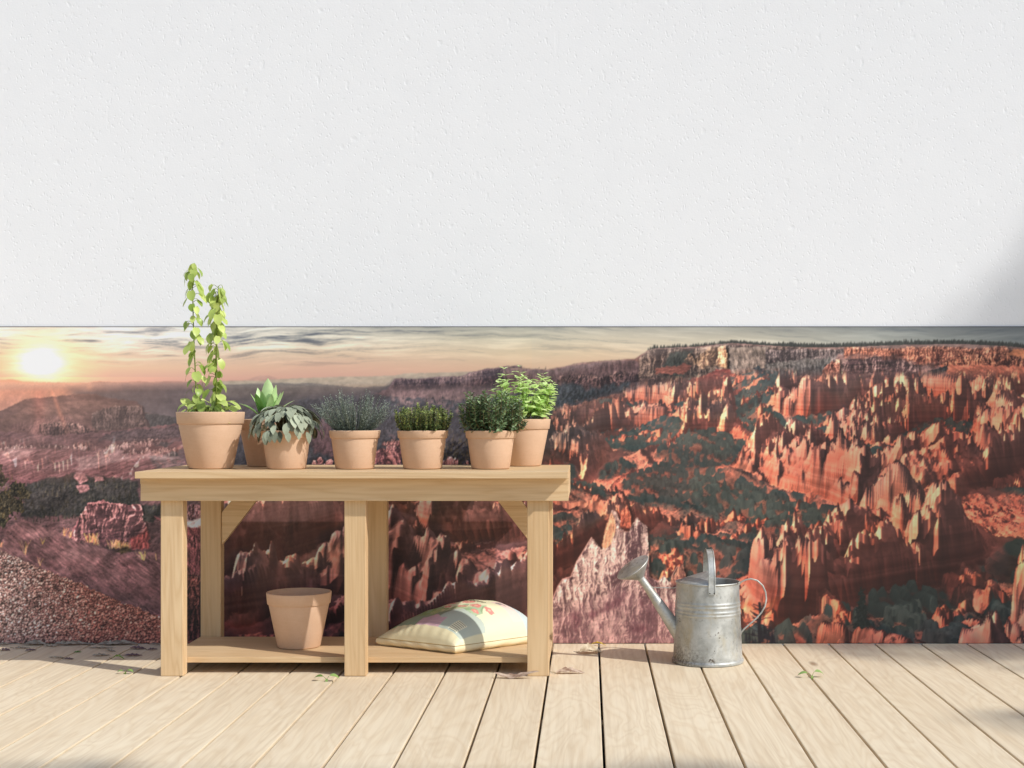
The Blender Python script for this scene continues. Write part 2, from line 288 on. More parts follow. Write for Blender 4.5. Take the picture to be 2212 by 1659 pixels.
    woods(1, [(230, 1450), (640, 1350), (760, 1390), (1200, 1400), (1200, 1640), (1650, 1590), (1650, 1720), (200, 1760)], 330, 11, (74, 70, 64), 6, warm=.5)
    for q in ([(660, 1430), (760, 1420), (790, 1470), (700, 1500)], [(820, 1360), (900, 1350), (910, 1390), (830, 1400)], [(640, 1330), (740, 1320), (770, 1390), (700, 1420), (650, 1370)]):
        area(1, q, (164, 122, 122), rough=2, tex=.35, sx=7, sy=5, seed=25)
    # ------------------------------------------------------------ middle: forest and mesa behind the pots
    area(2, [(-560, 1430), (-600, 1000), (-400, 800), (100, 730), (600, 700), (1080, 620), (1200, 520), (2300, 500), (2300, 1430)], (92, 86, 90), (66, 70, 78), rough=3, soft=6, tex=.35, sx=12, sy=10, seed=27)
    area(2, [(1030, 640), (1140, 600), (1195, 520), (1215, 506), (1270, 505), (1300, 514), (1430, 512), (1600, 490), (1780, 488), (1860, 455), (2000, 425), (2212, 398), (2300, 395), (2300, 640), (1700, 700), (1250, 670)], (122, 96, 98), (138, 112, 112), rough=1.2, tex=.3, sx=7, sy=9, seed=28)
    hood(2, [(1195, 520), (1270, 508), (1430, 515), (1600, 495), (1780, 492), (1860, 462), (2000, 432), (2212, 402), (2300, 400)], [(1195, 590), (1600, 585), (2300, 560)], (134, 106, 104), (88, 72, 80), cw=5, sp=1.2, seed=29)
    area(2, [(380, 690), (1100, 660), (1500, 690), (2000, 720), (2700, 640), (2600, 1000), (1100, 950), (430, 900)], (70, 74, 82), rough=6, soft=2, tex=.45, sx=8, sy=7, seed=31, alpha=.85)
    for i in range(90):
        a = rs.uniform(500, 2250); bb = rs.uniform(600, 760) if a > 1150 else rs.uniform(760, 1150); w = rs.uniform(20, 70); h = rs.uniform(30, 80)
        area(2, [(a, bb), (a + w, bb + 8), (a + w * .8, bb + h), (a + w * .2, bb + h * .8)], (158, 130, 128) if a > 1150 else (122, 100, 104), rough=4, soft=2, tex=.3, sx=5, sy=7, seed=40 + i, alpha=.6)
    woods(2, [(380, 720), (1100, 680), (2700, 660), (2500, 1300), (350, 1300)], 1100, 7, (64, 70, 74), 8)
    woods(2, [(1600, 980), (1850, 960), (1850, 1260), (1620, 1240)], 110, 9, (96, 92, 82), 9, warm=.8)
    area(2, [(480, 960), (640, 900), (690, 1180), (500, 1150)], (112, 86, 92), rough=5, soft=3, tex=.4, sx=7, sy=8, seed=32, alpha=.8)
    hood(2, [(1090, 1060), (1180, 1025), (1260, 1040)], [(1080, 1110), (1260, 1110)], (176, 122, 116), (110, 76, 80), cw=6, sp=3, seed=33)
    hood(2, [(1030, 1110), (1080, 1085), (1200, 1085), (1260, 1100)], 1260, (196, 134, 130), (124, 84, 90), cw=12, sp=3, seed=34)
    for a, w, y in ((485, 40, 1215), (530, 55, 1190), (592, 80, 1205), (1620, 130, 1185), (1800, 40, 1215)):
        hood(2, [(a, y + 20), (a + w * .5, y), (a + w, y + 15)], 1262, (214, 152, 148), (132, 92, 98), cw=9, sp=3, seed=int(a))
    # ------------------------------------------------------------ right: base, plateau, cliffs
    area(3, [(-40, 410), (130, 418), (300, 430), (440, 405), (600, 370), (900, 345), (1060, 340), (1180, 260), (1240, 240), (1580, 225), (1820, 200), (1900, 192), (2212, 215), (2600, 232), (2900, 232), (3400, 205), (3900, 200), (4300, 215), (4424, 240), (4900, 250), (5100, 250), (5100, 2900), (-40, 2900)], (146, 116, 106), (150, 92, 80), rough=.8, tex=.3, sx=14, sy=9, seed=51)
    area(3, [(-40, 420), (300, 440), (600, 385), (900, 360), (1060, 350), (1300, 500), (1250, 560), (900, 660), (400, 640), (-40, 640)], (124, 98, 96), (112, 90, 90), rough=2, tex=.35, sx=6, sy=14, seed=52)
    hood(3, [(390, 500), (600, 470), (900, 450), (1100, 440), (1260, 460)], [(390, 590), (1260, 560)], (150, 116, 110), (88, 70, 74), cw=7, sp=4, seed=53)
    woods(3, [(-40, 425), (440, 415), (900, 350), (1060, 345), (900, 400), (400, 470)], 110, 4, (84, 72, 74), 10)
    area(3, [(-40, 640), (480, 560), (700, 590), (980, 560), (1180, 560), (1050, 620), (800, 690), (420, 760), (-40, 800)], (74, 76, 80), rough=9, soft=3, tex=.4, sx=5, sy=7, seed=54)
    hood(3, [(1100, 330), (1180, 268), (1240, 250), (1600, 245), (1820, 215), (2212, 225), (2500, 240)], [(1100, 520), (2500, 520)], (160, 134, 118), (112, 92, 86), cw=12, sp=.6, strata=.16, seed=55, fade=14)
    area(3, [(1310, 400), (1360, 290), (1490, 262), (1560, 272), (1500, 400), (1480, 500), (1330, 440)], (80, 80, 74), rough=4, soft=2, tex=.45, sx=4, sy=6, seed=56)
    hood(3, [(1570, 340), (1700, 240), (1840, 222), (1868, 300)], [(1570, 400), (1868, 420)], (214, 174, 140), (150, 118, 100), cw=14, sp=1, seed=57)
    hood(3, [(1780, 235), (1845, 222), (1856, 300)], [(1780, 400), (1856, 410)], (246, 194, 150), (214, 154, 118), cw=8, sp=.5, seed=58)
    hood(3, [(1490, 340), (1545, 270), (1575, 340)], 360, (206, 166, 134), (140, 112, 98), cw=10, sp=2, seed=59)
    area(3, [(1880, 240), (2212, 230), (2212, 520), (2000, 520), (1880, 440)], (150, 132, 118), (128, 112, 104), rough=2, tex=.45, sx=5, sy=12, ang=-.4, seed=60)
    area(3, [(2090, 420), (2212, 400), (2420, 480), (2300, 545), (2130, 540)], (72, 76, 78), rough=5, tex=.4, sx=4, sy=5, seed=61)
    area(3, [(1500, 530), (1660, 480), (1780, 425), (1880, 430), (1990, 520), (2020, 570), (1560, 570)], (140, 82, 74), rough=2, tex=.3, sx=12, sy=4, seed=62)
    area(3, [(1250, 420), (1500, 380), (1560, 400), (1480, 470), (1240, 470)], (146, 96, 84), rough=3, tex=.3, sx=10, sy=4, seed=63)
    area(3, [(900, 640), (1280, 570), (2212, 590), (2600, 640), (2600, 900), (1700, 800), (1450, 780), (420, 860), (430, 775)], (172, 128, 112), (140, 100, 90), rough=3, tex=.45, sx=12, sy=8, ang=.3, seed=64)
    hood(3, [(1050, 635), (1200, 600), (1280, 548), (1440, 535), (1600, 545), (1720, 600), (1850, 575), (2100, 570), (2212, 560)], [(1050, 660), (1280, 640), (2212, 650)], (232, 184, 162), (146, 104, 96), cw=5, sp=3.5, seed=65, white=((226, 200, 186), 9))
    hood(3, [(1840, 580), (1870, 555), (1920, 560)], 620, (190, 106, 88), (120, 64, 58), cw=5, sp=2, seed=66)
    hood(3, [(420, 775), (480, 755), (560, 735)], [(420, 860), (560, 830)], (228, 148, 122), (150, 96, 86), cw=7, sp=3, seed=67)
    hood(3, [(820, 850), (890, 690), (980, 830), (1020, 880)], [(820, 880), (1020, 890)], (204, 150, 130), (136, 96, 88), cw=12, sp=2, seed=68)
    # forests of the valley
    area(3, [(-40, 760), (200, 700), (360, 780), (430, 860), (560, 830), (820, 850), (1000, 890), (1150, 860), (1200, 740), (1300, 730), (1400, 830), (1380, 890), (1150, 930), (900, 960), (780, 1060), (560, 1110), (480, 1240), (-40, 1260)], (66, 72, 74), rough=9, soft=3, tex=.4, sx=6, sy=7, seed=69)
    area(3, [(1550, 770), (1700, 730), (2212, 720), (2600, 700), (2600, 840), (1950, 850), (1700, 870), (1480, 910), (1380, 900), (1420, 850)], (70, 74, 74), rough=9, soft=3, tex=.4, sx=6, sy=6, seed=70)
    hood(3, [(1395, 800), (1440, 755), (1540, 740), (1650, 800)], [(1395, 850), (1650, 850)], (218, 148, 122), (128, 86, 78), cw=9, sp=3, seed=71)
    woods(3, [(0, 700), (560, 830), (1150, 850), (1250, 740), (1400, 850), (900, 960), (560, 1110), (0, 1240)], 640, 8, (58, 66, 68), 11)
    woods(3, [(1450, 900), (1550, 770), (2400, 720), (2400, 830), (1700, 870)], 330, 7, (60, 66, 66), 12)
    woods(3, [(420, 650), (1300, 620), (2300, 660), (2300, 720), (1300, 740), (430, 760)], 260, 5, (72, 70, 68), 13)
    woods(3, [(290, 1090), (560, 1090), (600, 1230), (290, 1240)], 130, 9, (92, 88, 74), 14, warm=.7)
    # pale ridge and its gullies
    area(3, [(1040, 970), (1180, 915), (1300, 905), (1420, 930), (1640, 880), (1750, 868), (2000, 845), (2300, 820), (2500, 1000), (2100, 1090), (1700, 1100), (1460, 1050), (1100, 1030)], (218, 164, 142), (172, 112, 98), rough=2, tex=.4, sx=7, sy=22, ang=.7, seed=72)
    area(3, [(1450, 1020), (1600, 960), (1780, 900), (1860, 960), (1700, 1080)], (204, 134, 114), rough=4, soft=4, tex=.35, sx=6, sy=24, ang=.7, seed=73, alpha=.8)
    area(3, [(1800, 1060), (1900, 950), (2020, 920), (1940, 1040)], (206, 162, 146), rough=3, soft=4, tex=.3, sx=6, sy=20, ang=.7, seed=74, alpha=.8)
    hood(3, [(1745, 858), (1900, 850), (2060, 815), (2120, 825), (2212, 840)], 890, (232, 176, 156), (164, 104, 94), cw=4, sp=2.5, seed=75)
    hood(3, [(1980, 840), (1998, 790), (2012, 840)], 850, (236, 150, 124), (168, 88, 76), cw=5, sp=2, seed=76)
    area(3, [(600, 1060), (720, 1030), (900, 970), (1100, 1000), (1500, 1020), (1800, 1100), (2300, 1200), (2300, 1460), (1700, 1420), (1300, 1400), (1050, 1270), (720, 1240), (560, 1330)], (78, 78, 74), rough=10, soft=3, tex=.45, sx=7, sy=7, seed=77)
    hood(3, [(800, 1000), (860, 960), (950, 950)], [(800, 1140), (880, 1060), (950, 1000)], (240, 158, 128), (158, 96, 84), cw=8, sp=4, seed=78)
    hood(3, [(580, 1100), (640, 1060), (730, 1060)], [(580, 1200), (730, 1170)], (216, 130, 110), (130, 78, 74), cw=8, sp=4, seed=79)
    woods(3, [(600, 1080), (900, 980), (1100, 1000), (1500, 1030), (1850, 1110), (2300, 1230), (2300, 1460), (1300, 1420), (1050, 1280), (720, 1250)], 700, 10, (68, 72, 66), 15, warm=.35)
    hood(3, [(1250, 1100), (1330, 1085), (1420, 1060)], [(1250, 1150), (1420, 1140)], (214, 134, 114), (140, 84, 78), cw=6, sp=4, seed=80)
    area(3, [(1060, 1280), (1200, 1180), (1340, 1140), (1360, 1160), (1200, 1220), (1090, 1300)], (158, 120, 108), rough=4, soft=2, tex=.4, sx=8, sy=8, seed=81)
    for q, l in (((1775, 1900, 1090, 1300), (232, 140, 106)), ((1915, 2000, 1230, 1350), (240, 140, 108)), ((2130, 2225, 1275, 1480), (238, 136, 110)), ((2160, 2225, 880, 1040), (240, 150, 116)), ((2100, 2225, 1100, 1260), (196, 110, 92)), ((1640, 1700, 1300, 1380), (224, 138, 116)), ((1710, 1770, 1080, 1150), (196, 116, 98))):
        a, c, y0, y1 = q
        hood(3, [(a, y0 + 30), (a + (c - a) * .45, y0), (c, y0 + 25)], y1, l, (142, 78, 68), cw=8, sp=5, seed=a)
    area(3, [(2050, 1110), (2160, 1040), (2225, 1040), (2225, 1140), (2080, 1140)], (226, 130, 104), rough=3, tex=.3, sx=6, sy=14, ang=.5, seed=82)
    hood(3, [(1690, 1345), (1800, 1360), (1880, 1370), (2000, 1400), (2070, 1420)], 1450, (204, 124, 106), (132, 78, 70), cw=5, sp=5, seed=83)
    # the row of big pinnacles
    for top, bs, sd in (([(570, 1330), (600, 1260), (660, 1235), (730, 1280)], 1400, 84), ([(750, 1270), (780, 1235), (850, 1230), (905, 1290)], 1430, 86), ([(900, 1290), (930, 1245), (1010, 1270), (1085, 1330)], 1450, 87), ([(1090, 1330), (1120, 1275), (1200, 1290), (1260, 1340), (1380, 1330)], 1520, 88), ([(515, 1400), (560, 1360), (650, 1320), (730, 1400)], 1560, 85), ([(700, 1530), (740, 1450), (790, 1440), (850, 1530)], 1640, 89)):
        hood(3, top, bs, (246, 154, 126), (146, 82, 76), cw=10, sp=5, strata=.22, seed=sd, fade=10)
    area(3, [(1490, 1395), (1640, 1385), (1900, 1430), (2300, 1500), (2300, 1640), (1900, 1570), (1500, 1470)], (222, 140, 114), (170, 104, 88), rough=3, tex=.4, sx=7, sy=18, ang=.9, seed=90)
    area(3, [(480, 1560), (700, 1600), (860, 1520), (1250, 1500), (1500, 1460), (1900, 1570), (2300, 1630), (2300, 1900), (400, 1900)], (74, 76, 72), rough=10, soft=3, tex=.45, sx=7, sy=7, seed=91)
    woods(3, [(520, 1560), (860, 1480), (1250, 1480), (1500, 1430), (1900, 1540), (2300, 1620), (2300, 1760), (520, 1760)], 420, 12, (62, 66, 62), 16, warm=.3)
    hood(3, [(420, 1650), (500, 1610), (640, 1600), (760, 1620), (900, 1640)], 1760, (226, 142, 122), (140, 84, 80), cw=8, sp=5, seed=92)
    hood(3, [(925, 1650), (970, 1620), (1020, 1640)], 1740, (226, 142, 122), (140, 84, 80), cw=7, sp=4, seed=93)
    hood(3, [(1245, 1620), (1310, 1560), (1440, 1520)], [(1245, 1720), (1440, 1650)], (236, 152, 130), (146, 86, 78), cw=9, sp=6, seed=94)
    hood(3, [(1965, 1640), (2015, 1555), (2070, 1620)], 1740, (246, 136, 108), (156, 80, 68), cw=7, sp=5, seed=95)
    g2 = np.random.RandomState(77)
    for i in range(34):
        x, y = g2.uniform(350, 2100), g2.uniform(880, 1640); w, h = g2.uniform(60, 200), g2.uniform(20, 60)
        if y < 1060 and 1100 < x < 2000: continue
        area(3, [(x, y), (x + w * .5, y - h * .6), (x + w, y - h * .2), (x + w * 1.1, y + h * .4), (x + w * .3, y + h * .5)], (76, 78, 76), rough=8, soft=3, tex=.4, sx=6, sy=6, seed=900 + i)
        woods(3, [(x, y - h), (x + w, y - h), (x + w, y + h), (x, y + h)], 22, 9, (60, 64, 62), 900 + i, warm=.2)
    spires(3, [(560, 1060), (1500, 1000), (2250, 1150), (2250, 1640), (520, 1640)], 46, 15, (236, 152, 126), (138, 78, 72), 601)
    spires(3, [(430, 760), (1300, 640), (2250, 600), (2250, 760), (1300, 800)], 34, 8, (220, 164, 144), (140, 98, 90), 602)
    # ------------------------------------------------------------ far right square
    hood(4, [(-20, 255), (300, 250), (620, 250), (700, 235)], [(-20, 420), (700, 380)], (172, 152, 144), (120, 104, 102), cw=8, sp=1, seed=101, fade=14)
    area(4, [(-20, 380), (300, 340), (560, 330), (500, 480), (200, 520), (-20, 520)], (134, 124, 116), (98, 92, 90), rough=3, tex=.5, sx=5, sy=10, ang=-.3, seed=102)
    area(4, [(600, 300), (1100, 290), (1560, 380), (1500, 470), (1000, 560), (700, 520), (580, 440)], (166, 132, 122), (136, 102, 96), rough=2, tex=.3, sx=10, sy=6, seed=103)
    hood(4, [(600, 345), (800, 330), (1050, 310), (1300, 380)], [(600, 500), (1300, 470)], (168, 134, 124), (122, 92, 90), cw=11, sp=.6, strata=.3, seed=104, fade=12)
    hood(4, [(660, 240), (720, 215), (780, 235), (1000, 240), (1090, 250), (1200, 228), (1380, 230), (1600, 225), (1760, 240), (1900, 235), (2040, 222), (2100, 260), (2212, 250), (2900, 260)], [(660, 310), (1100, 320), (1300, 390), (1600, 390), (2900, 440)], (228, 154, 122), (142, 86, 74), cw=7, sp=1.5, strata=.26, seed=105, fade=8)
    hood(4, [(1490, 340), (1650, 300), (1850, 310), (2040, 290), (2212, 330), (2900, 340)], [(1490, 400), (2900, 460)], (232, 154, 118), (132, 74, 62), cw=6, sp=5, strata=.2, seed=106)
    area(4, [(2060, 300), (2120, 255), (2900, 260), (2900, 330), (2212, 330)], (226, 150, 108), rough=2, tex=.3, sx=5, sy=20, ang=-1.1, seed=107)
    hood(4, [(470, 430), (540, 360), (620, 335)], [(440, 490), (620, 470)], (246, 170, 142), (160, 100, 88), cw=7, sp=2, seed=108)
    area(4, [(1480, 400), (1700, 390), (2212, 400), (2900, 420), (2900, 700), (2212, 640), (1900, 560), (1560, 480)], (196, 120, 94), (160, 90, 74), rough=2, tex=.55, sx=5, sy=26, ang=-1.05, seed=109)
    area(4, [(1300, 500), (1400, 430), (1560, 390), (1540, 440), (1400, 530)], (74, 70, 68), rough=3, tex=.4, sx=5, sy=5, seed=110)
    hood(4, [(-20, 540), (100, 510), (200, 500), (360, 490), (480, 510), (520, 540)], [(-20, 600), (520, 580)], (230, 158, 138), (146, 92, 84), cw=6, sp=4, seed=111, fade=10)
    hood(4, [(-20, 585), (250, 570), (500, 580)], 640, (150, 96, 88), (122, 76, 70), cw=14, sp=1, strata=.3, seed=112)
    area(4, [(-20, 640), (300, 620), (600, 640), (760, 740), (400, 800), (-20, 840)], (178, 134, 116), (146, 104, 94), rough=3, tex=.45, sx=9, sy=8, ang=.4, seed=113)
    hood(4, [(90, 640), (200, 605), (350, 600), (520, 620), (580, 650)], 690, (216, 172, 156), (146, 108, 98), cw=6, sp=3, seed=114)
    for q in ([(500, 540), (600, 530), (700, 580), (640, 650), (540, 610)], [(790, 580), (960, 540), (1010, 580), (900, 640), (790, 640)], [(580, 660), (700, 640), (780, 680), (740, 750), (600, 750)], [(120, 740), (200, 700), (230, 800), (140, 830)]):
        area(4, q, (72, 74, 72), rough=8, soft=3, tex=.4, sx=5, sy=6, seed=115)
        woods(4, q, 60, 7, (58, 62, 62), 17)
    hood(4, [(1020, 560), (1110, 490), (1190, 470), (1230, 500)], [(1020, 620), (1230, 600)], (222, 124, 96), (126, 62, 54), cw=7, sp=4, seed=116)
    hood(4, [(1200, 590), (1340, 540), (1480, 560), (1510, 470), (1600, 500), (1700, 480)], [(1200, 620), (1700, 600)], (236, 134, 94), (120, 56, 48), cw=6, sp=5, seed=117)
    area(4, [(1560, 480), (1900, 520), (1860, 620), (1640, 600), (1540, 560)], (146, 90, 76), rough=3, tex=.4, sx=8, sy=8, seed=118)
    # great orange wall and buttes
    area(4, [(740, 780), (870, 640), (1050, 640), (1860, 600), (2000, 640), (2000, 900), (1800, 1300), (1080, 1300), (700, 1000)], (156, 76, 60), (146, 80, 70), rough=2, tex=.35, sx=12, sy=5, seed=119)
    hood(4, [(1200, 600), (1350, 615), (1600, 600), (1740, 610), (1850, 600)], [(1200, 740), (1850, 700)], (250, 156, 106), (168, 80, 58), cw=7, sp=2, strata=.3, seed=120)
    hood(4, [(740, 760), (800, 690), (870, 600), (925, 592), (960, 650), (1015, 605), (1060, 650), (1150, 615), (1220, 600), (1300, 640)], [(740, 775), (900, 810), (1060, 860), (1300, 800)], (252, 148, 108), (160, 72, 56), cw=9, sp=4, strata=.22, seed=121)
    hood(4, [(260, 790), (340, 755), (500, 765), (740, 755), (900, 800), (1060, 830)], [(260, 900), (340, 950), (800, 970), (1060, 900)], (196, 132, 118), (136, 84, 78), cw=10, sp=1.5, strata=.3, seed=122, fade=12)
    hood(4, [(195, 850), (270, 790), (345, 765)], [(195, 910), (345, 910)], (252, 166, 138), (186, 110, 94), cw=7, sp=3, seed=123)
    hood(4, [(-20, 840), (100, 850), (200, 880), (345, 890)], [(-20, 1070), (345, 1020)], (196, 128, 114), (140, 84, 76), cw=9, sp=3, strata=.25, seed=124, white=((232, 204, 190), 22), fade=14)
    area(4, [(330, 960), (760, 950), (900, 960), (760, 1060), (300, 1100), (-20, 1100), (-20, 1060)], (118, 86, 80), rough=3, soft=3, tex=.35, sx=9, sy=9, seed=125, alpha=.8)
    area(4, [(800, 1000), (1050, 880), (1060, 960), (900, 1010)], (178, 140, 126), rough=3, tex=.4, sx=6, sy=16, ang=-1., seed=126)
    hood(4, [(1050, 900), (1080, 820), (1150, 810), (1260, 770), (1300, 735), (1520, 705), (1620, 720), (1640, 850)], [(1050, 980), (1200, 1010), (1640, 1000)], (196, 98, 70), (126, 54, 44), cw=16, sp=2, strata=.38, seed=127, fade=12)
    for a, c, y0, y1 in ((1060, 1100, 820, 970), (1090, 1150, 850, 980), (1180, 1260, 800, 960), (1260, 1310, 740, 840)):
        hood(4, [(a, y0 + 40), (a + (c - a) * .5, y0), (c, y0 + 20)], y1, (250, 148, 108), (150, 68, 54), cw=7, sp=3, seed=a, lean=.25)
    hood(4, [(1380, 890), (1430, 830), (1560, 840), (1620, 850), (1780, 840), (1790, 900)], [(1380, 1290), (1790, 1120)], (190, 100, 76), (132, 62, 50), cw=18, sp=2, strata=.42, seed=128, fade=12)
    hood(4, [(1530, 830), (1560, 795), (1610, 800)], 850, (226, 140, 104), (140, 70, 56), cw=6, sp=3, seed=129)
    hood(4, [(1290, 980), (1370, 900), (1420, 835), (1445, 850)], [(1290, 1050), (1320, 1120), (1445, 1000)], (252, 160, 118), (188, 94, 70), cw=8, sp=2, seed=130)
    hood(4, [(1600, 890), (1620, 850), (1640, 900)], 970, (246, 160, 118), (170, 84, 66), cw=5, sp=2, seed=131)
    hood(4, [(1720, 850), (1742, 770), (1760, 840)], 870, (220, 150, 116), (150, 86, 70), cw=5, sp=2, seed=132)
    spires(4, [(0, 560), (760, 640), (1000, 560), (1700, 480), (1900, 640), (1000, 1000), (0, 1000)], 44, 10, (240, 158, 130), (140, 80, 70), 603)
    # right hand slopes
    area(4, [(1830, 930), (1900, 880), (2212, 700), (2900, 500), (2900, 1800), (1400, 1660), (1440, 1380), (1790, 1120), (1800, 1000)], (200, 112, 84), (188, 102, 82), rough=2, tex=.7, sx=5, sy=34, ang=-1.08, seed=133)
    area(4, [(1640, 830), (1850, 640), (1960, 640), (2000, 720), (1830, 940), (1790, 900), (1780, 840)], (168, 110, 92), rough=3, tex=.35, sx=6, sy=22, ang=-1., seed=134)
    hood(4, [(1940, 560), (1990, 535), (2130, 550), (2160, 540), (2300, 560), (2900, 560)], [(1940, 650), (2900, 660)], (238, 158, 118), (168, 92, 72), cw=12, sp=2, seed=135)
    for q in ([(1930, 700), (2010, 690), (2000, 760), (1930, 760)], [(2060, 830), (2140, 820), (2140, 900), (2080, 910)], [(1790, 1050), (1900, 960), (1920, 1000), (1800, 1090)], [(2130, 590), (2165, 560), (2160, 650)]):
        area(4, q, (92, 46, 36), rough=4, soft=3, tex=.3, seed=136, alpha=.85)
    area(4, [(1790, 1120), (1900, 1050), (2060, 1000), (2100, 1040), (1860, 1180), (1740, 1260)], (136, 98, 90), rough=3, soft=2, tex=.3, sx=6, sy=22, ang=-1., seed=137)
    area(4, [(1440, 1370), (1700, 1260), (1860, 1190), (2010, 1140), (1900, 1250), (1860, 1320), (1500, 1400)], (222, 168, 148), (186, 120, 106), rough=2, tex=.4, sx=5, sy=24, ang=-1., seed=138)
    area(4, [(1880, 1330), (2000, 1190), (2060, 1170), (1960, 1300)], (128, 88, 82), rough=3, soft=2, tex=.3, seed=139)
    # pale pinnacles of the centre
    area(4, [(0, 1150), (250, 1050), (760, 1000), (1080, 1000), (1090, 1300), (800, 1400), (0, 1350)], (150, 96, 86), (140, 96, 86), rough=3, tex=.35, sx=10, sy=6, seed=140)
    hood(4, [(250, 1060), (430, 1040), (480, 1000), (600, 1010), (780, 1030)], 1270, (190, 116, 100), (134, 78, 70), cw=11, sp=2, strata=.3, seed=141)
    hood(4, [(595, 990), (620, 955), (760, 950), (770, 1000)], 1060, (236, 200, 186), (168, 122, 112), cw=6, sp=3, seed=142)
    hood(4, [(430, 1050), (440, 1010), (500, 1000), (535, 945), (550, 1000), (600, 1010)], 1080, (238, 190, 172), (166, 108, 96), cw=5, sp=3, seed=143)
    hood(4, [(185, 1160), (240, 1070), (275, 1030)], [(185, 1200), (275, 1190)], (250, 160, 130), (170, 96, 82), cw=7, sp=3, seed=144)
    hood(4, [(590, 1060), (620, 1010), (650, 1030)], 1240, (254, 164, 126), (176, 96, 80), cw=6, sp=2, seed=145)
    hood(4, [(800, 1010), (920, 990), (1000, 960), (1060, 940)], 1060, (232, 188, 172), (156, 110, 100), cw=5, sp=3, seed=146)
    hood(4, [(705, 1110), (765, 1040), (850, 1060), (940, 1040), (1000, 1070)], [(705, 1250), (1000, 1270)], (250, 188, 150), (164, 108, 94), cw=6, sp=7, seed=147)
    hood(4, [(930, 1060), (970, 1005), (1010, 1080), (1080, 1000), (1100, 1090)], [(930, 1260), (1100, 1230)], (236, 172, 146), (146, 92, 82), cw=7, sp=6, seed=148)
    hood(4, [(1080, 1120), (1140, 1015), (1240, 1015), (1300, 1080), (1420, 1200)], [(1080, 1250), (1420, 1280)], (236, 160, 128), (150, 86, 74), cw=8, sp=6, seed=149)
    area(4, [(860, 1280), (1090, 1260), (1420, 1280), (1440, 1370), (1360, 1420), (1000, 1420)], (138, 104, 94), rough=3, tex=.35, sx=9, sy=9, seed=150)
    area(4, [(700, 1150), (720, 1260), (700, 1300), (640, 1380), (520, 1380), (600, 1200)], (250, 150, 114), (190, 108, 90), rough=2, tex=.35, sx=5, sy=18, ang=.35, seed=151)
    for a, c, y0, y1 in ((20, 110, 1180, 1260), (100, 165, 1125, 1180), (210, 300, 1220, 1300), (320, 390, 1170, 1270), (390, 440, 1230, 1270), (530, 570, 1225, 1270), (1340, 1390, 1260, 1400), (50, 110, 1260, 1340)):
        hood(4, [(a, y0 + 35), (a + (c - a) * .55, y0), (c, y0 + 25)], y1, (250, 162, 130), (164, 94, 80), cw=6, sp=4, seed=a + 3)
    area(4, [(-20, 1340), (250, 1290), (560, 1280), (520, 1380), (640, 1420), (740, 1440), (700, 1520), (520, 1560), (-20, 1640)], (166, 112, 96), (112, 84, 74), rough=4, tex=.45, sx=10, sy=8, ang=-.4, seed=152)
    area(4, [(780, 1330), (900, 1310), (1000, 1370), (1010, 1420), (900, 1480), (560, 1560), (480, 1560), (560, 1500), (740, 1420)], (66, 64, 60), rough=5, soft=2, tex=.4, sx=6, sy=6, seed=153)
    woods(4, [(-20, 1340), (560, 1300), (900, 1330), (980, 1440), (560, 1560), (-20, 1620)], 170, 13, (60, 62, 56), 18, warm=.3)
    hood(4, [(720, 1420), (745, 1370), (785, 1310), (800, 1340)], [(720, 1460), (800, 1420)], (246, 150, 110), (150, 86, 72), cw=6, sp=3, seed=154)
    spires(4, [(0, 1050), (700, 1000), (1440, 1060), (1500, 1400), (900, 1500), (0, 1450)], 40, 14, (244, 160, 130), (144, 82, 72), 604)
    spires(4, [(1800, 640), (2300, 560), (2300, 1300), (1500, 1440)], 30, 13, (240, 146, 104), (138, 68, 54), 605, (2, 6))
    woods(4, [(1500, 900), (2300, 600), (2300, 1659), (1000, 1659)], 60, 7, (58, 50, 42), 26)
    # ground of the lower right and its pinnacles (squares four, seven and eight run together)
    area(4, [(-80, 1640), (300, 1580), (520, 1560), (1000, 1600), (1450, 1540), (1700, 1480), (2212, 1260), (2900, 1100), (2900, 2700), (-80, 2700)], (206, 112, 90), (180, 98, 80), rough=3, tex=.65, sx=6, sy=30, ang=-.95, seed=155)
    area(4, [(900, 1640), (1440, 1540), (1720, 1500), (1300, 1659), (1000, 1760)], (232, 166, 138), (222, 130, 104), rough=3, soft=2, tex=.45, sx=4, sy=26, ang=-.9, seed=156)
    hood(4, [(530, 1530), (580, 1520), (640, 1510)], 1570, (176, 104, 94), (120, 68, 62), cw=5, sp=4, seed=157)
    hood(4, [(630, 1530), (680, 1500), (740, 1510), (800, 1470), (830, 1430), (850, 1500)], [(630, 1590), (850, 1600)], (232, 158, 136), (150, 90, 80), cw=6, sp=7, seed=158)
    hood(4, [(840, 1500), (880, 1440), (940, 1450), (980, 1580)], [(840, 1610), (980, 1620)], (238, 170, 146), (156, 96, 84), cw=9, sp=4, seed=159)
    hood(4, [(955, 1520), (1030, 1400), (1060, 1390)], [(955, 1560), (1060, 1620)], (250, 166, 124), (176, 98, 76), cw=8, sp=3, seed=160)
    hood(4, [(1050, 1400), (1095, 1345), (1130, 1365), (1200, 1355), (1300, 1390), (1365, 1400), (1372, 1460)], [(1050, 1620), (1372, 1560)], (246, 172, 132), (168, 98, 78), cw=10, sp=4, seed=161)
    hood(4, [(1405, 1480), (1450, 1345), (1475, 1380)], 1500, (246, 174, 136), (150, 84, 70), cw=8, sp=3, seed=162)
    hood(4, [(1460, 1400), (1520, 1370), (1620, 1360), (1690, 1380)], 1500, (150, 92, 78), (94, 52, 46), cw=8, sp=3, seed=163)
    hood(4, [(1610, 1290), (1635, 1268), (1655, 1290)], 1400, (226, 134, 106), (140, 74, 62), cw=6, sp=3, seed=164)
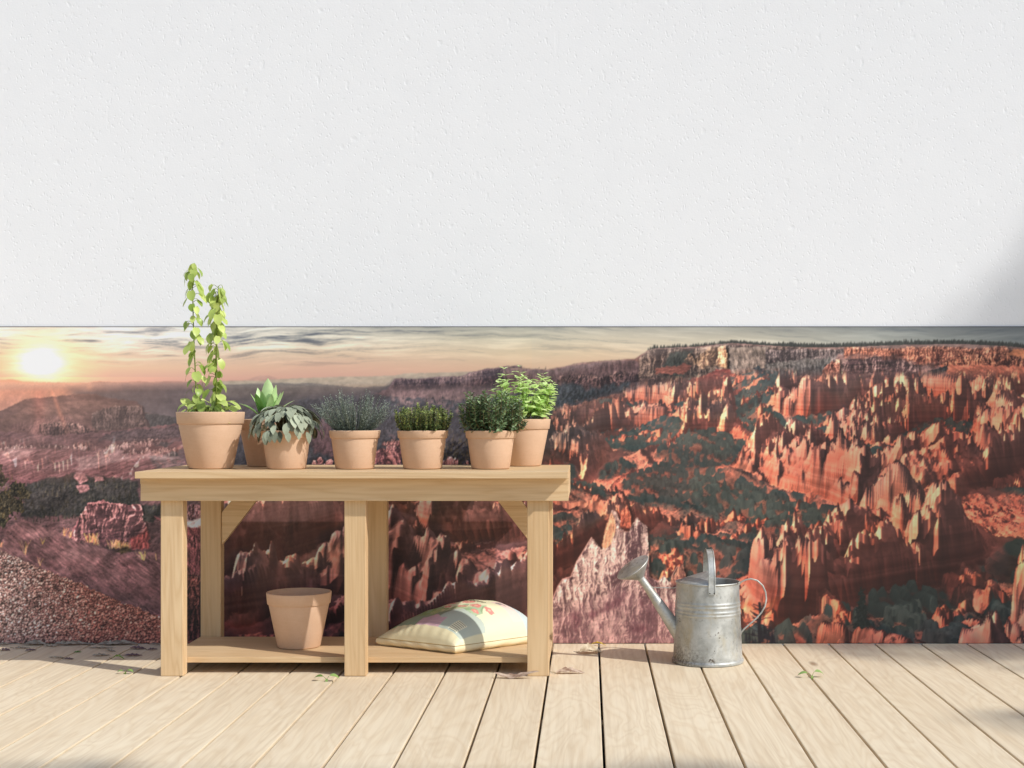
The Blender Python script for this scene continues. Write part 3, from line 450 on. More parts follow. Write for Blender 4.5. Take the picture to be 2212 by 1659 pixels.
    hood(4, [(1680, 1300), (1700, 1270), (1760, 1300), (1920, 1330)], [(1680, 1420), (1800, 1480), (1920, 1370)], (250, 166, 126), (160, 88, 72), cw=8, sp=4, seed=165)
    area(4, [(1430, 1500), (1500, 1480), (1640, 1500), (1560, 1540), (1440, 1540)], (250, 176, 132), rough=2, tex=.3, seed=166)
    for x, y, h in ((1765, 1490, 26), (1680, 1650, 28), (1820, 1650, 22), (1965, 1640, 16), (2110, 1440, 12), (2190, 1500, 34), (2195, 1400, 30), (2030, 1490, 12), (1920, 1560, 10)):
        woods(4, [(x - 30, y - 30), (x + 30, y - 30), (x + 30, y + 10), (x - 30, y + 10)], 9, h, (48, 46, 40), x)
    # square eight
    area(8, [(740, 160), (880, 0), (1060, 0), (1020, 120), (900, 230)], (150, 66, 52), rough=3, soft=3, tex=.3, sx=6, sy=20, ang=-.6, seed=170)
    area(8, [(1660, 160), (1830, 110), (1850, 200), (1760, 330), (1640, 290)], (222, 160, 140), rough=4, soft=3, tex=.35, sx=4, sy=20, ang=.5, seed=171, alpha=.6)
    area(8, [(-40, 130), (200, 130), (420, 140), (470, 260), (460, 390), (-40, 380)], (132, 84, 74), (104, 66, 60), rough=4, tex=.4, sx=9, sy=8, seed=172)
    woods(8, [(-60, 100), (120, 60), (240, 200), (420, 200), (500, 380), (-60, 390)], 80, 22, (56, 54, 48), 19)
    area(8, [(70, 390), (300, 380), (540, 400), (560, 440), (400, 500), (200, 490)], (252, 134, 100), (222, 110, 84), rough=3, tex=.25, sx=12, sy=6, ang=.2, seed=173)
    area(8, [(-40, 400), (80, 390), (220, 490), (230, 570), (420, 620), (300, 660), (-40, 640)], (176, 106, 92), (120, 82, 76), rough=4, tex=.3, sx=14, sy=6, seed=174)
    area(8, [(230, 560), (560, 440), (900, 480), (860, 640), (640, 650), (420, 620)], (250, 138, 104), (206, 108, 86), rough=3, tex=.4, sx=5, sy=22, ang=-1.1, seed=175)
    area(8, [(1160, 140), (1280, 110), (1440, 150), (1400, 230), (1180, 270)], (72, 50, 42), rough=5, soft=2, tex=.4, sx=8, sy=5, seed=176)
    area(8, [(1180, 280), (1440, 200), (1420, 400), (1300, 480), (1200, 400)], (244, 132, 98), rough=3, tex=.3, sx=6, sy=18, ang=-1., seed=177)
    rows_ = [([(470, 330), (520, 80), (560, 65), (640, 90), (655, 200)], 390, (250, 140, 102), (170, 84, 66)), ([(650, 230), (700, 90), (730, 200)], 330, (250, 146, 110), (168, 84, 68)),
         ([(730, 260), (800, 130), (860, 75), (905, 90), (960, 170), (980, 260)], 420, (248, 152, 116), (160, 84, 70)), ([(545, 420), (610, 245), (650, 300), (720, 290), (760, 340)], 500, (250, 176, 144), (190, 110, 90)),
         ([(740, 420), (800, 250), (850, 360), (900, 350), (960, 330), (1080, 330), (1200, 350), (1240, 400)], 540, (252, 158, 116), (176, 88, 66)),
         ([(1020, 280), (1070, 85), (1095, 120), (1110, 280)], 330, (206, 120, 92), (120, 60, 50)), ([(1095, 250), (1125, 130), (1170, 260)], 340, (246, 146, 106), (164, 84, 64)),
         ([(800, 460), (860, 380), (900, 470)], 640, (226, 130, 98), (140, 70, 56)), ([(1150, 620), (1190, 450), (1260, 370), (1290, 430), (1290, 560)], 650, (254, 158, 106), (186, 96, 66))]
    for i, (t, bs, l, s) in enumerate(rows_): hood(8, t, bs, l, s, cw=8, sp=5, seed=180 + i, strata=.12)
    area(8, [(860, 470), (1010, 450), (1010, 640), (860, 640)], (92, 44, 42), rough=5, soft=4, tex=.3, seed=190, alpha=.8)
    area(8, [(1290, 470), (1400, 430), (1400, 620), (1290, 620)], (226, 122, 86), rough=3, tex=.35, sx=5, sy=14, seed=191)
    area(8, [(1380, 400), (2900, 300), (2900, 800), (1560, 720), (1380, 640)], (150, 84, 62), (120, 66, 52), rough=4, tex=.35, sx=8, sy=10, seed=192)
    rows_ = [([(1385, 260), (1450, 150), (1500, 70), (1540, 130), (1600, 150), (1650, 130), (1660, 280)], 400, (232, 138, 92), (116, 58, 46)), ([(1385, 400), (1440, 330), (1540, 330), (1540, 450)], 640, (156, 98, 76), (96, 56, 48)),
         ([(1545, 640), (1600, 440), (1660, 430), (1670, 480)], 700, (244, 154, 106), (190, 104, 66)), ([(1620, 380), (1720, 300), (1800, 240), (1860, 170), (1900, 300)], 480, (230, 144, 96), (122, 66, 50)),
         ([(1900, 200), (2000, 190), (2050, 220), (2080, 300)], 330, (228, 148, 108), (120, 68, 52)), ([(2070, 300), (2110, 170), (2150, 220), (2300, 260), (2900, 260)], 520, (234, 148, 96), (134, 74, 52)),
         ([(1820, 560), (1840, 470), (1870, 560)], 620, (232, 140, 90), (150, 80, 54)), ([(1980, 640), (2060, 460), (2120, 420), (2300, 420), (2900, 420)], 720, (234, 148, 98), (164, 88, 60)), ([(1740, 690), (1790, 590), (1810, 640)], 710, (236, 134, 88), (140, 70, 52))]
    for i, (t, bs, l, s) in enumerate(rows_): hood(8, t, bs, l, s, cw=8, sp=5, seed=195 + i, strata=.1)
    spires(8, [(460, 60), (2300, 100), (2300, 640), (1100, 640), (900, 420), (560, 460)], 34, 30, (244, 150, 106), (132, 66, 52), 606)
    area(8, [(2150, 560), (2400, 540), (2400, 700), (2170, 700)], (90, 48, 38), rough=4, soft=3, tex=.3, seed=205)
    area(8, [(1880, 640), (1980, 540), (2060, 500), (2060, 600), (1900, 680)], (214, 118, 80), rough=3, tex=.4, sx=5, sy=14, ang=-.8, seed=206)
    area(8, [(420, 620), (900, 640), (1160, 640), (1250, 640), (1050, 780), (880, 880), (600, 920), (470, 860), (300, 820), (200, 700)], (160, 106, 92), (236, 118, 82), rough=4, tex=.4, sx=10, sy=8, ang=-.4, seed=207)
    area(8, [(480, 830), (620, 780), (720, 780), (720, 900), (600, 930), (500, 880)], (254, 124, 84), rough=4, soft=2, tex=.25, sx=8, sy=8, seed=208)
    area(8, [(860, 660), (1200, 640), (1100, 740), (960, 810), (860, 800)], (248, 140, 108), rough=3, soft=2, tex=.35, sx=8, sy=8, ang=-.5, seed=209)
    area(8, [(220, 690), (640, 690), (660, 740), (480, 800), (300, 800)], (142, 104, 92), rough=4, soft=2, tex=.35, sx=12, sy=5, seed=210)
    hood(8, [(675, 720), (720, 665), (790, 690)], 790, (254, 136, 96), (180, 84, 62), cw=10, sp=3, seed=211)
    area(8, [(840, 1200), (880, 900), (1050, 780), (1150, 680), (1290, 620), (1560, 690), (1830, 690), (1760, 900), (1700, 1200)], (144, 106, 96), (104, 74, 72), rough=3, tex=.55, sx=6, sy=34, ang=-.95, seed=212)
    area(8, [(860, 1100), (1100, 960), (1500, 700), (1560, 700), (1200, 1000), (980, 1140)], (166, 122, 112), rough=4, soft=5, tex=.4, sx=5, sy=30, ang=-.95, seed=213, alpha=.6)
    for q in ([(1060, 830), (1110, 810), (1120, 850), (1070, 870)], [(1620, 940), (1720, 910), (1700, 950), (1630, 980)], [(1360, 1060), (1500, 950), (1530, 950), (1480, 1060), (1400, 1150), (1350, 1140)], [(1180, 960), (1250, 950), (1240, 1010), (1180, 1000)], [(1520, 1110), (1640, 1070), (1600, 1130)], [(1280, 1030), (1310, 1020), (1310, 1060)]):
        area(8, q, (54, 42, 40), rough=4, soft=1, tex=.4, sx=4, sy=4, seed=214)
    area(8, [(100, 1150), (200, 940), (340, 870), (480, 820), (520, 900), (340, 1150)], (176, 88, 70), (132, 68, 58), rough=3, tex=.35, sx=8, sy=14, ang=-.7, seed=215)
    rows_ = [([(325, 980), (370, 760), (420, 720), (460, 740), (500, 900)], 1170, (156, 108, 92), (84, 56, 52)), ([(480, 920), (520, 835), (550, 900)], 1170, (150, 104, 88), (80, 54, 50)), ([(565, 930), (600, 848), (620, 930)], 1170, (146, 98, 86), (82, 54, 52)),
         ([(400, 1060), (470, 1000), (560, 980), (640, 960), (720, 990), (790, 975), (835, 1100)], 1170, (166, 122, 98), (92, 64, 56)), ([(1715, 1100), (1790, 800), (1870, 640), (1920, 720), (2000, 740), (2060, 720), (2150, 700), (2400, 640), (2900, 640)], 1200, (164, 112, 94), (84, 56, 54))]
    for i, (t, bs, l, s) in enumerate(rows_): hood(8, t, bs, l, s, cw=8, sp=4, seed=216 + i, strata=.1)
    hood(8, [(1720, 1060), (1800, 820), (1860, 740), (1880, 900)], 1200, (196, 138, 114), (120, 78, 68), cw=9, sp=2, seed=224)
    area(8, [(-40, 780), (60, 800), (220, 890), (120, 960), (-40, 960)], (210, 178, 180), (172, 138, 140), rough=3, tex=.25, seed=225)
    for x, y, h, n in ((400, 520, 14, 5), (545, 690, 40, 9), (450, 640, 26, 5), (960, 630, 46, 9), (1080, 640, 34, 6), (250, 880, 26, 3), (60, 770, 62, 14), (170, 760, 26, 4), (300, 860, 16, 3), (50, 1130, 56, 16), (1260, 200, 20, 5), (700, 660, 16, 4), (640, 920, 10, 4), (300, 660, 12, 8)):
        woods(8, [(x - 45, y - 25), (x + 45, y - 25), (x + 45, y + 5), (x - 45, y + 5)], n, h, (38, 38, 36), x + 1)
    area(8, [(690, 940), (760, 860), (880, 880), (930, 1000), (860, 1080), (740, 1040)], (50, 42, 40), rough=5, soft=2, tex=.3, seed=226, alpha=.85)
    def tall_pine():
        for i in range(11):                                            # the tall pine, tier on tier
            y = 670 + i * 30; w = 12 + i * 7.5
            area(8, [(810 - w * .2, y - 24), (815 + w * .2, y - 24), (815 + w, y + 20 + 8 * (i % 2)), (815, y + 34), (808 - w, y + 22)], (36, 40, 36), rough=5, soft=0, tex=.5, sx=4, sy=4, seed=230 + i)
    tall_pine()
    # ------------------------------------------------------------ square seven: fin, red slope, forest
    area(7, [(330, -40), (1250, -40), (1780, 0), (2300, 0), (2300, 560), (1760, 540), (1500, 450), (1190, 600), (330, 800)], (78, 78, 74), rough=9, soft=3, tex=.45, sx=8, sy=8, seed=240)
    hood(7, [(350, 110), (420, 20), (480, -10), (600, 10), (620, 90)], 150, (226, 142, 122), (140, 82, 78), cw=7, sp=5, seed=241)
    hood(7, [(700, 60), (760, 0), (850, -40), (900, 60)], 110, (206, 128, 112), (130, 80, 74), cw=8, sp=4, seed=242)
    woods(7, [(330, 80), (900, 60), (900, 460), (330, 700)], 260, 13, (58, 64, 62), 21)
    for i in range(16):
        a = rs.uniform(360, 820); bb = rs.uniform(170, 420)
        area(7, [(a, bb), (a + 50, bb - 5), (a + 60, bb + 12), (a + 10, bb + 18)], (126, 118, 118), rough=4, soft=2, tex=.4, sx=5, sy=4, seed=250 + i, alpha=.6)
    hood(7, [(350, 300), (410, 280), (440, 420)], 720, (216, 118, 96), (136, 68, 62), cw=8, sp=3, seed=270)
    hood(7, [(445, 440), (470, 390), (500, 500)], 620, (206, 122, 104), (130, 74, 68), cw=7, sp=3, seed=271)
    area(7, [(1030, 110), (1110, 60), (1200, 70), (1350, 190), (1480, 330), (1600, 440), (1800, 560), (1960, 640), (1900, 900), (1420, 760), (1180, 560), (1160, 300)], (214, 126, 102), (160, 84, 72), rough=2, tex=.35, sx=8, sy=22, ang=.9, seed=272)
    area(7, [(1180, 470), (1300, 430), (1560, 520), (1700, 600), (1420, 640), (1200, 600)], (140, 78, 68), rough=4, soft=5, tex=.3, sx=12, sy=5, seed=273, alpha=.8)
    area(7, [(1225, 430), (1290, 380), (1390, 385), (1380, 420), (1290, 445)], (254, 148, 118), rough=3, soft=1, tex=.2, seed=274)
    hood(7, [(1200, 80), (1230, 0), (1300, -30), (1370, 0), (1395, 150)], 170, (238, 138, 110), (156, 84, 72), cw=8, sp=5, seed=275)
    hood(7, [(1455, 180), (1480, 120), (1520, 140), (1570, 90), (1600, 250)], 280, (226, 120, 98), (146, 74, 66), cw=8, sp=4, seed=276)
    woods(7, [(1200, 20), (1760, 0), (1760, 380), (1480, 420), (1250, 140)], 150, 17, (58, 60, 54), 22)
    area(7, [(1660, 20), (1760, -40), (2300, -40), (2300, 160), (2100, 180), (1900, 60)], (206, 112, 88), (170, 96, 80), rough=4, tex=.4, sx=8, sy=16, ang=-.9, seed=277)
    hood(7, [(1690, 100), (1750, 0), (1800, -20), (1840, 60)], 150, (226, 132, 106), (150, 82, 70), cw=7, sp=5, seed=278)
    area(7, [(1640, 300), (1800, 250), (2212, 240), (2300, 260), (2300, 500), (1960, 480), (1760, 420)], (156, 102, 88), (130, 86, 78), rough=4, tex=.45, sx=9, sy=7, ang=.3, seed=279)
    woods(7, [(1640, 260), (2300, 200), (2300, 520), (1900, 500)], 60, 20, (56, 56, 52), 23)
    area(7, [(1740, 560), (1800, 510), (1900, 505), (1980, 560), (1960, 680), (1740, 640)], (216, 142, 122), (170, 96, 84), rough=2, tex=.25, sx=12, sy=7, seed=280)
    area(7, [(1900, 640), (2100, 620), (2300, 660), (2300, 820), (1980, 760)], (150, 84, 74), rough=3, tex=.3, sx=14, sy=6, ang=.3, seed=281)
    area(7, [(1900, 720), (1980, 680), (2120, 740), (2230, 830), (2300, 900), (2300, 1010), (1940, 960)], (208, 166, 154), (176, 120, 110), rough=2, tex=.25, sx=10, sy=8, ang=.4, seed=282)
    area(7, [(1900, 940), (2300, 990), (2300, 1060), (1900, 1060)], (170, 92, 80), rough=3, tex=.3, sx=14, sy=5, seed=283)
    area(7, [(1900, 1020), (2100, 1010), (2300, 1050), (2300, 1170), (1900, 1170)], (176, 146, 150), rough=3, tex=.35, sx=8, sy=6, seed=284)
    for x, y in ((1990, 700), (2020, 775), (1985, 920)):
        area(7, [(x - 14, y), (x, y - 14), (x + 14, y - 4), (x + 8, y + 14), (x - 8, y + 12)], (70, 52, 50), rough=2, tex=.3, seed=285)
    gg = np.random.RandomState(5)
    def bare_tree():
        line(7, [(2140, 1160), (2135, 1000), (2150, 880), (2140, 790)], 6, (34, 28, 34)); line(7, [(2145, 950), (2138, 800)], 3, (34, 28, 34))
        for i in range(34):
            y = gg.uniform(820, 1110); d = gg.choice([-1, 1]); L = gg.uniform(50, 120) * (.6 + (y - 780) / 500)
            line(7, [(2142, y), (2142 + d * L * .5, y - L * gg.uniform(.1, .3)), (2142 + d * L, y - L * gg.uniform(.2, .7))], gg.uniform(.9, 1.9), (36, 30, 36))
        woods(7, [(1980, 1060), (2240, 1020), (2300, 1150), (1980, 1150)], 40, 20, (34, 30, 36), 24)
    bare_tree()
    def near_fin():
        # the pale fin
        fin = [(340, 780), (400, 640), (440, 580), (510, 560), (560, 430), (640, 300), (690, 218), (720, 240), (740, 290), (780, 320), (800, 200), (830, 110), (850, 20), (872, -20), (905, 10), (940, 80), (948, 150), (1010, 170), (1040, 100), (1080, 48), (1120, 90), (1172, 125), (1182, 330), (1165, 540), (1260, 600), (1320, 545), (1360, 600), (1430, 560), (1500, 700), (1500, 1180), (340, 1180)]
        area(7, fin, (200, 158, 142), (166, 108, 112), rough=1.6, soft=0, tex=.5, sx=3.2, sy=13, ang=0.02, seed=290, mott=.14, ridge=True)
        area(7, [(355, 900), (520, 760), (800, 680), (960, 600), (1200, 700), (1420, 760), (1420, 1170), (355, 1170)], (176, 112, 116), (156, 98, 106), rough=6, soft=6, tex=.5, sx=3.4, sy=12, ang=-.08, seed=291, alpha=.35)
        hood(7, [(345, 800), (400, 650), (440, 590), (510, 570), (560, 440), (640, 312), (690, 232), (740, 296), (780, 330), (840, 120), (900, 60), (948, 160), (1010, 180), (1080, 62), (1172, 135), (1182, 340), (1190, 560), (1260, 610), (1320, 556), (1360, 610), (1430, 570), (1500, 710)], 1190, (232, 188, 170), (132, 90, 92), cw=13, sp=.4, seed=289, strata=.10, rel=.9, fade=2)
        area(7, [(355, 900), (520, 800), (800, 720), (960, 640), (1200, 740), (1420, 780), (1420, 1170), (355, 1170)], (188, 136, 134), (164, 112, 116), rough=8, soft=8, tex=.5, sx=3.4, sy=12, ang=-.08, seed=291, alpha=.3)
        for q in ([(780, 300), (800, 190), (850, 30), (870, 0), (890, 70), (900, 170), (860, 280), (800, 325)],):
            area(7, q, (240, 166, 126), rough=2, soft=1, tex=.5, sx=4, sy=12, seed=292)
        hood(7, [(935, 90), (950, -40), (1000, -60), (1030, 20)], [(935, 150), (1030, 150)], (246, 130, 96), (160, 74, 60), cw=8, sp=3, seed=293)
        for q in ([(640, 880), (760, 850), (900, 740), (980, 700), (960, 800), (820, 860), (700, 920)], [(1100, 780), (1140, 750), (1160, 820), (1120, 840)], [(520, 880), (590, 850), (580, 960), (540, 1040)], [(1030, 1000), (1180, 990), (1170, 1030), (1050, 1040)]):
            area(7, q, (112, 66, 72), rough=6, soft=4, tex=.4, sx=4, sy=9, seed=294, alpha=.7)
        for P in ([(355, 745), (400, 640), (440, 580), (510, 560), (560, 430), (640, 300), (690, 220)], [(1320, 548), (1260, 600)], [(1380, 560), (1430, 470)]): line(7, P, 2.0, (238, 180, 160), .7)
        hood(7, [(1375, 570), (1430, 490), (1470, 450), (1500, 520)], 640, (240, 166, 130), (166, 104, 94), cw=7, sp=3, seed=295)
    near_fin()
    # ------------------------------------------------------------ squares five and six: slopes, rubble, dark cliffs
    area(5, [(1390, 0), (1640, 0), (1640, 60), (1390, 90)], (84, 78, 78), rough=3, tex=.4, seed=300)
    area(5, [(-700, 330), (0, 290), (100, 130), (190, 60), (340, 120), (500, 170), (800, 280), (1000, 350), (1500, 350), (1760, 560), (1760, 1150), (-700, 1150)], (142, 106, 106), (112, 74, 76), rough=2, tex=.5, sx=3.5, sy=22, ang=-.95, seed=301)
    area(6, [(-700, -60), (2300, -60), (2300, 1100), (-700, 1100)], (150, 112, 112), (104, 70, 76), rough=0, tex=.5, sx=7, sy=13, seed=302, ridge=True)
    area(5, [(1240, 0), (1400, 80), (1400, 400), (1760, 560), (1900, 500), (1760, 300), (1600, 160), (1400, 60)], (150, 96, 96), rough=3, tex=.45, sx=4, sy=24, ang=-.9, seed=303)
    area(5, [(1560, 90), (1760, 50), (1950, 70), (1950, 130), (1590, 140)], (218, 192, 190), rough=3, soft=2, tex=.25, sx=8, sy=4, seed=304)
    area(5, [(1580, 140), (2000, 130), (2100, 420), (2100, 560), (1600, 560)], (150, 92, 92), (128, 78, 80), rough=3, tex=.5, sx=4, sy=26, ang=-.85, seed=305, ridge=True)
    # outcrop
    area(5, [(620, 230), (640, 140), (700, 40), (740, -20), (760, -70), (900, -100), (1060, -60), (1220, -60), (1240, 10), (1290, 160), (1270, 310), (1150, 330), (900, 280), (660, 240)], (176, 122, 122), (146, 98, 102), rough=2, soft=0, tex=.3, sx=9, sy=9, seed=306)
    hood(5, [(640, 200), (700, 30), (760, -60), (900, -90), (1060, -60), (1220, -60), (1250, 60), (1280, 200)], [(640, 240), (900, 280), (1280, 310)], (188, 134, 132), (140, 96, 100), cw=26, sp=2, strata=.18, seed=307, rel=.4)
    area(5, [(1130, 240), (1280, 140), (1300, 310), (1150, 330)], (158, 88, 86), rough=4, soft=2, tex=.5, sx=5, sy=9, seed=308)
    area(5, [(1230, 40), (1300, 10), (1345, 50), (1330, 90), (1250, 80)], (66, 60, 56), rough=3, tex=.4, seed=309)
    # pine at the left edge
    for x, y, s in ((-20, -380, 90), (10, -280, 100), (150, -200, 130), (60, -110, 150), (210, -150, 90), (40, -10, 140), (160, -60, 110), (-60, -60, 160), (20, 60, 110), (190, -20, 60)):
        area(5, [(x - s * .6, y), (x - s * .2, y - s * .5), (x + s * .4, y - s * .4), (x + s * .6, y + s * .2), (x + s * .1, y + s * .6), (x - s * .5, y + s * .4)], (70, 64, 50), rough=7, soft=0, tex=.9, sx=3.5, sy=3.5, seed=310 + x, mott=.25)
    woods(5, [(-80, -300), (30, -380), (220, -180), (260, 0), (100, 100), (-80, 120)], 120, 7, (84, 74, 52), 25, var=.6, warm=1.2)
    # golden tufts
    for x, y, n, s in ((560, 190, 6, 50), (615, 210, 9, 50), (800, 250, 34, 60), (840, 270, 16, 46), (1010, 300, 46, 56), (1090, 310, 24, 46), (1240, 400, 16, 56), (225, 350, 9, 100), (350, 450, 5, 50), (375, 270, 6, 40), (15, 300, 8, 40), (1355, 400, 4, 40)):
        for i in range(n):
            a = gg.normal(0, .45); L = s * gg.uniform(.5, 1.1); x0 = x + gg.normal(0, n * .8)
            line(5, [(x0, y + gg.uniform(0, 20)), (x0 + L * math.sin(a) * .5, y - L * .5), (x0 + L * math.sin(a), y - L)], gg.uniform(.7, 1.5), (186 + gg.randint(50), 140 + gg.randint(50), 96 + gg.randint(44)), .6)
    area(5, [(1010, 330), (1090, 300), (1140, 340), (1060, 370)], (96, 76, 56), rough=4, soft=2, tex=.5, seed=321)
    # rubble of stones: cells with their own tone, each lit from the upper left
    rub = [zt(5)(p) for p in [(-700, 250), (0, 320), (120, 380), (300, 460), (440, 520), (600, 580), (860, 690), (1000, 760), (1180, 820), (1390, 910), (1740, 1050), (1760, 1160), (-700, 1160)]]
    b = box(MU0, 445, 1160, MV1); u, v = U[b], V[b]
    m = inside(rub, u + 3 * fbm(u / 6, v / 6, 330, 3), v + 3 * fbm(u / 6, v / 6, 333, 3)).astype(np.float32)
    tot = np.zeros(u.shape + (3,), np.float32); done = np.zeros(u.shape, np.float32)
    base = A((168, 124, 118)) * (1 + .35 * fbm(u / 5, v / 5, 335, 3)[..., None]); tot += base
    for q, (cell, keep) in enumerate(((3.6, 1.), (6., .75), (10., .4))):
        gu = u / cell + .25 * fbm(u / 8, v / 8, 340 + q, 2); gv2 = v / cell * 1.25
        best = np.full(u.shape, 9., np.float32); bx = np.zeros_like(best); by = np.zeros_like(best); idn = np.zeros(u.shape, np.int32)
        iu, iv = np.floor(gu).astype(np.int32), np.floor(gv2).astype(np.int32)
        for du in (-1, 0, 1):
            for dv in (-1, 0, 1):
                cu, cv = iu + du, iv + dv
                px = cu + .5 + .42 * T[(cu * 5 + q * 77) & 511, (cv * 9) & 511]; py = cv + .5 + .42 * T[(cv * 5 + 31) & 511, (cu * 11 + q) & 511]
                dx, dy = gu - px, gv2 - py; d = dx * dx + dy * dy + .1 * np.abs(dx * dy); w = d < best
                best = np.where(w, d, best); bx = np.where(w, dx, bx); by = np.where(w, dy, by); idn = np.where(w, cu * 71 + cv * 37, idn)
        rr = T[(idn * 3) & 511, (idn >> 3) & 511]; rad = .26 + .12 * rr
        on = np.clip((rad - best) * 14, 0, 1) * ((rr * .5 + .5) < keep)
        sh = np.clip(.72 - .42 * bx - .55 * by + .25 * fbm(u / 2.2, v / 2.2, 350 + q, 2), .12, 1.35)
        tone = A((240, 190, 178)) * (1 + .22 * T[(idn * 7) & 511, (idn * 3) & 511][..., None]) * sh[..., None]
        sdw = np.clip((rad * 1.7 - best) * 6, 0, 1) * ((rr * .5 + .5) < keep) * .55
        tot = tot * (1 - .7 * sdw[..., None]); tot = tot * (1 - on[..., None]) + tone * on[..., None]
    red = np.clip((u - 40) / 160, 0, 1)[..., None]; tot = tot * (1 - red * (1 - A((1.0, .80, .74))))
    put(b, m, tot)
    for i in range(150):
        x = gg.uniform(300, 1730); y = gg.uniform(1000, 1130); L = gg.uniform(10, 50); a = gg.uniform(-.8, .8)
        line(5, [(x, y), (x + L, y + L * a)], .8, (216, 150, 130), .55)
    line(5, [(810, 1110), (840, 1020), (880, 950), (930, 925)], 1.4, (200, 140, 120)); line(5, [(930, 925), (990, 980), (1005, 1080)], 1.2, (190, 130, 112)); line(5, [(870, 900), (930, 925)], 1.1, (190, 130, 112))
    # dark cliffs behind the bench
    hood(6, [(-330, 0), (-60, -20), (200, -60), (500, -80), (760, -70), (1150, -60)], 170, (186, 152, 158), (120, 92, 100), cw=16, sp=4, seed=360, rel=.9)
    for q in ([(330, -90), (400, 60), (440, 180), (520, 200), (430, 60), (370, -90)], [(470, -90), (560, 30), (600, 130), (660, 130), (600, -90)]):
        area(6, q, (196, 160, 166), rough=3, soft=2, tex=.4, sx=4, sy=12, seed=361)
    area(6, [(300, 150), (520, 110), (770, 120), (770, 290), (640, 300), (520, 290), (420, 240)], (74, 46, 56), rough=5, soft=2, tex=.3, sx=8, sy=10, seed=362)
    hood(6, [(-240, 80), (-160, 20), (-60, 50), (30, 80), (70, 130)], [(-240, 180), (70, 290)], (214, 150, 132), (130, 84, 80), cw=12, sp=4, seed=363)
    hood(6, [(-330, 230), (-220, 140), (-120, 240), (0, 300), (100, 360)], [(-330, 420), (100, 480)], (150, 118, 112), (82, 60, 62), cw=14, sp=6, seed=364, rel=.9)
    area(6, [(-330, 420), (-100, 330), (60, 400), (140, 560), (0, 700), (-330, 700)], (112, 90, 92), (96, 74, 78), rough=4, soft=2, tex=.6, sx=5, sy=20, ang=.7, seed=365, ridge=True)
    hood(6, [(70, 200), (120, 160), (180, 240), (230, 170), (300, 260), (370, 220), (430, 260), (470, 210), (520, 270)], [(70, 480), (520, 560)], (196, 146, 124), (96, 62, 60), cw=11, sp=6, seed=366, rel=.9)
    hood(6, [(150, 330), (170, 290), (230, 310), (280, 440), (340, 620)], [(150, 480), (340, 660)], (190, 142, 124), (100, 66, 62), cw=10, sp=4, seed=367, rel=.9)
    hood(6, [(520, 295), (600, 290), (680, 290), (760, 265), (900, 250), (980, 260)], 480, (178, 138, 122), (116, 82, 78), cw=14, sp=1.5, seed=368, rel=1.)
    hood(6, [(530, 540), (640, 500), (760, 480), (980, 480)], 900, (128, 92, 90), (62, 40, 46), cw=13, sp=3, seed=369, rel=1.)
    hood(6, [(20, 450), (70, 420), (130, 470), (210, 600)], 660, (196, 146, 132), (110, 74, 72), cw=14, sp=3, seed=370, rel=.9)
    hood(6, [(220, 480), (260, 450), (300, 560), (330, 620)], 670, (180, 132, 122), (100, 68, 66), cw=10, sp=3, seed=371, rel=.9)
    area(6, [(-700, 700), (-300, 560), (0, 640), (250, 640), (540, 660), (760, 760), (980, 700), (980, 1110), (-700, 1110)], (72, 46, 54), (56, 34, 42), rough=6, soft=4, tex=.5, sx=7, sy=12, seed=372, alpha=.85)
    hood(6, [(-620, 560), (-540, 530), (-480, 560)], 1110, (150, 92, 84), (80, 46, 46), cw=9, sp=4, seed=373)
    hood(6, [(-280, 720), (-180, 690), (-60, 700), (0, 690), (40, 900), (90, 980)], 1110, (196, 104, 86), (92, 44, 44), cw=9, sp=4, seed=374, rel=.9)
    # right-hand dark cliff
    area(6, [(1100, -60), (2300, -60), (2300, 1100), (980, 1100), (980, 200)], (164, 122, 122), (128, 88, 92), rough=0, tex=.55, sx=6, sy=14, seed=375, ridge=True)
    hood(6, [(980, 240), (1145, 170), (1250, 110), (1340, 80), (1420, 20), (1500, -10), (1700, -60), (2200, -80)], [(980, 380), (2200, 300)], (194, 146, 138), (110, 74, 78), cw=15, sp=3, seed=376, rel=1.)
    area(6, [(1100, -60), (1400, -60), (1400, 0), (1330, 70), (1150, 150), (980, 230)], (92, 72, 80), rough=3, soft=2, tex=.4, sx=9, sy=9, seed=377)
    for P in ([(1150, 175), (1250, 115), (1340, 80), (1380, 60), (1420, 20), (1470, 0)], [(1490, 350), (1560, 310), (1640, 280), (1690, 260)], [(1340, 345), (1420, 340)], [(1150, 345), (1240, 375)], [(520, 295), (600, 290), (690, 285), (760, 262)]): line(6, P, 2.6, (224, 180, 164), .8)
    for t, bs in (([(1145, 350), (1240, 375), (1280, 470)], 950), ([(1340, 350), (1420, 340), (1440, 470)], 880), ([(1440, 400), (1500, 345), (1690, 260), (1740, 400)], 760), ([(1730, 130), (1850, 200), (1900, 300), (1980, 420)], 560)):
        hood(6, t, bs, (178, 126, 118), (92, 60, 64), cw=13, sp=2, seed=380 + t[0][0], rel=1.)
    for q in ([(1270, 400), (1330, 360), (1330, 900), (1260, 930)], [(1700, 130), (1760, 250), (1720, 340), (1690, 250)], [(1520, 260), (1620, 240), (1600, 290), (1520, 300)], [(1880, 330), (1960, 260), (2130, 130), (2140, 220), (1990, 400), (1900, 440)], [(1440, 900), (1700, 700), (1800, 640), (1760, 780), (1500, 960)]):
        area(6, q, (70, 42, 50), rough=6, soft=3, tex=.4, sx=5, sy=10, seed=390, alpha=.75)
    hood(6, [(2000, 460), (2100, 300), (2200, 220), (2300, 200)], [(2000, 700), (2300, 700)], (196, 142, 136), (124, 86, 92), cw=15, sp=3, seed=391, rel=1.)
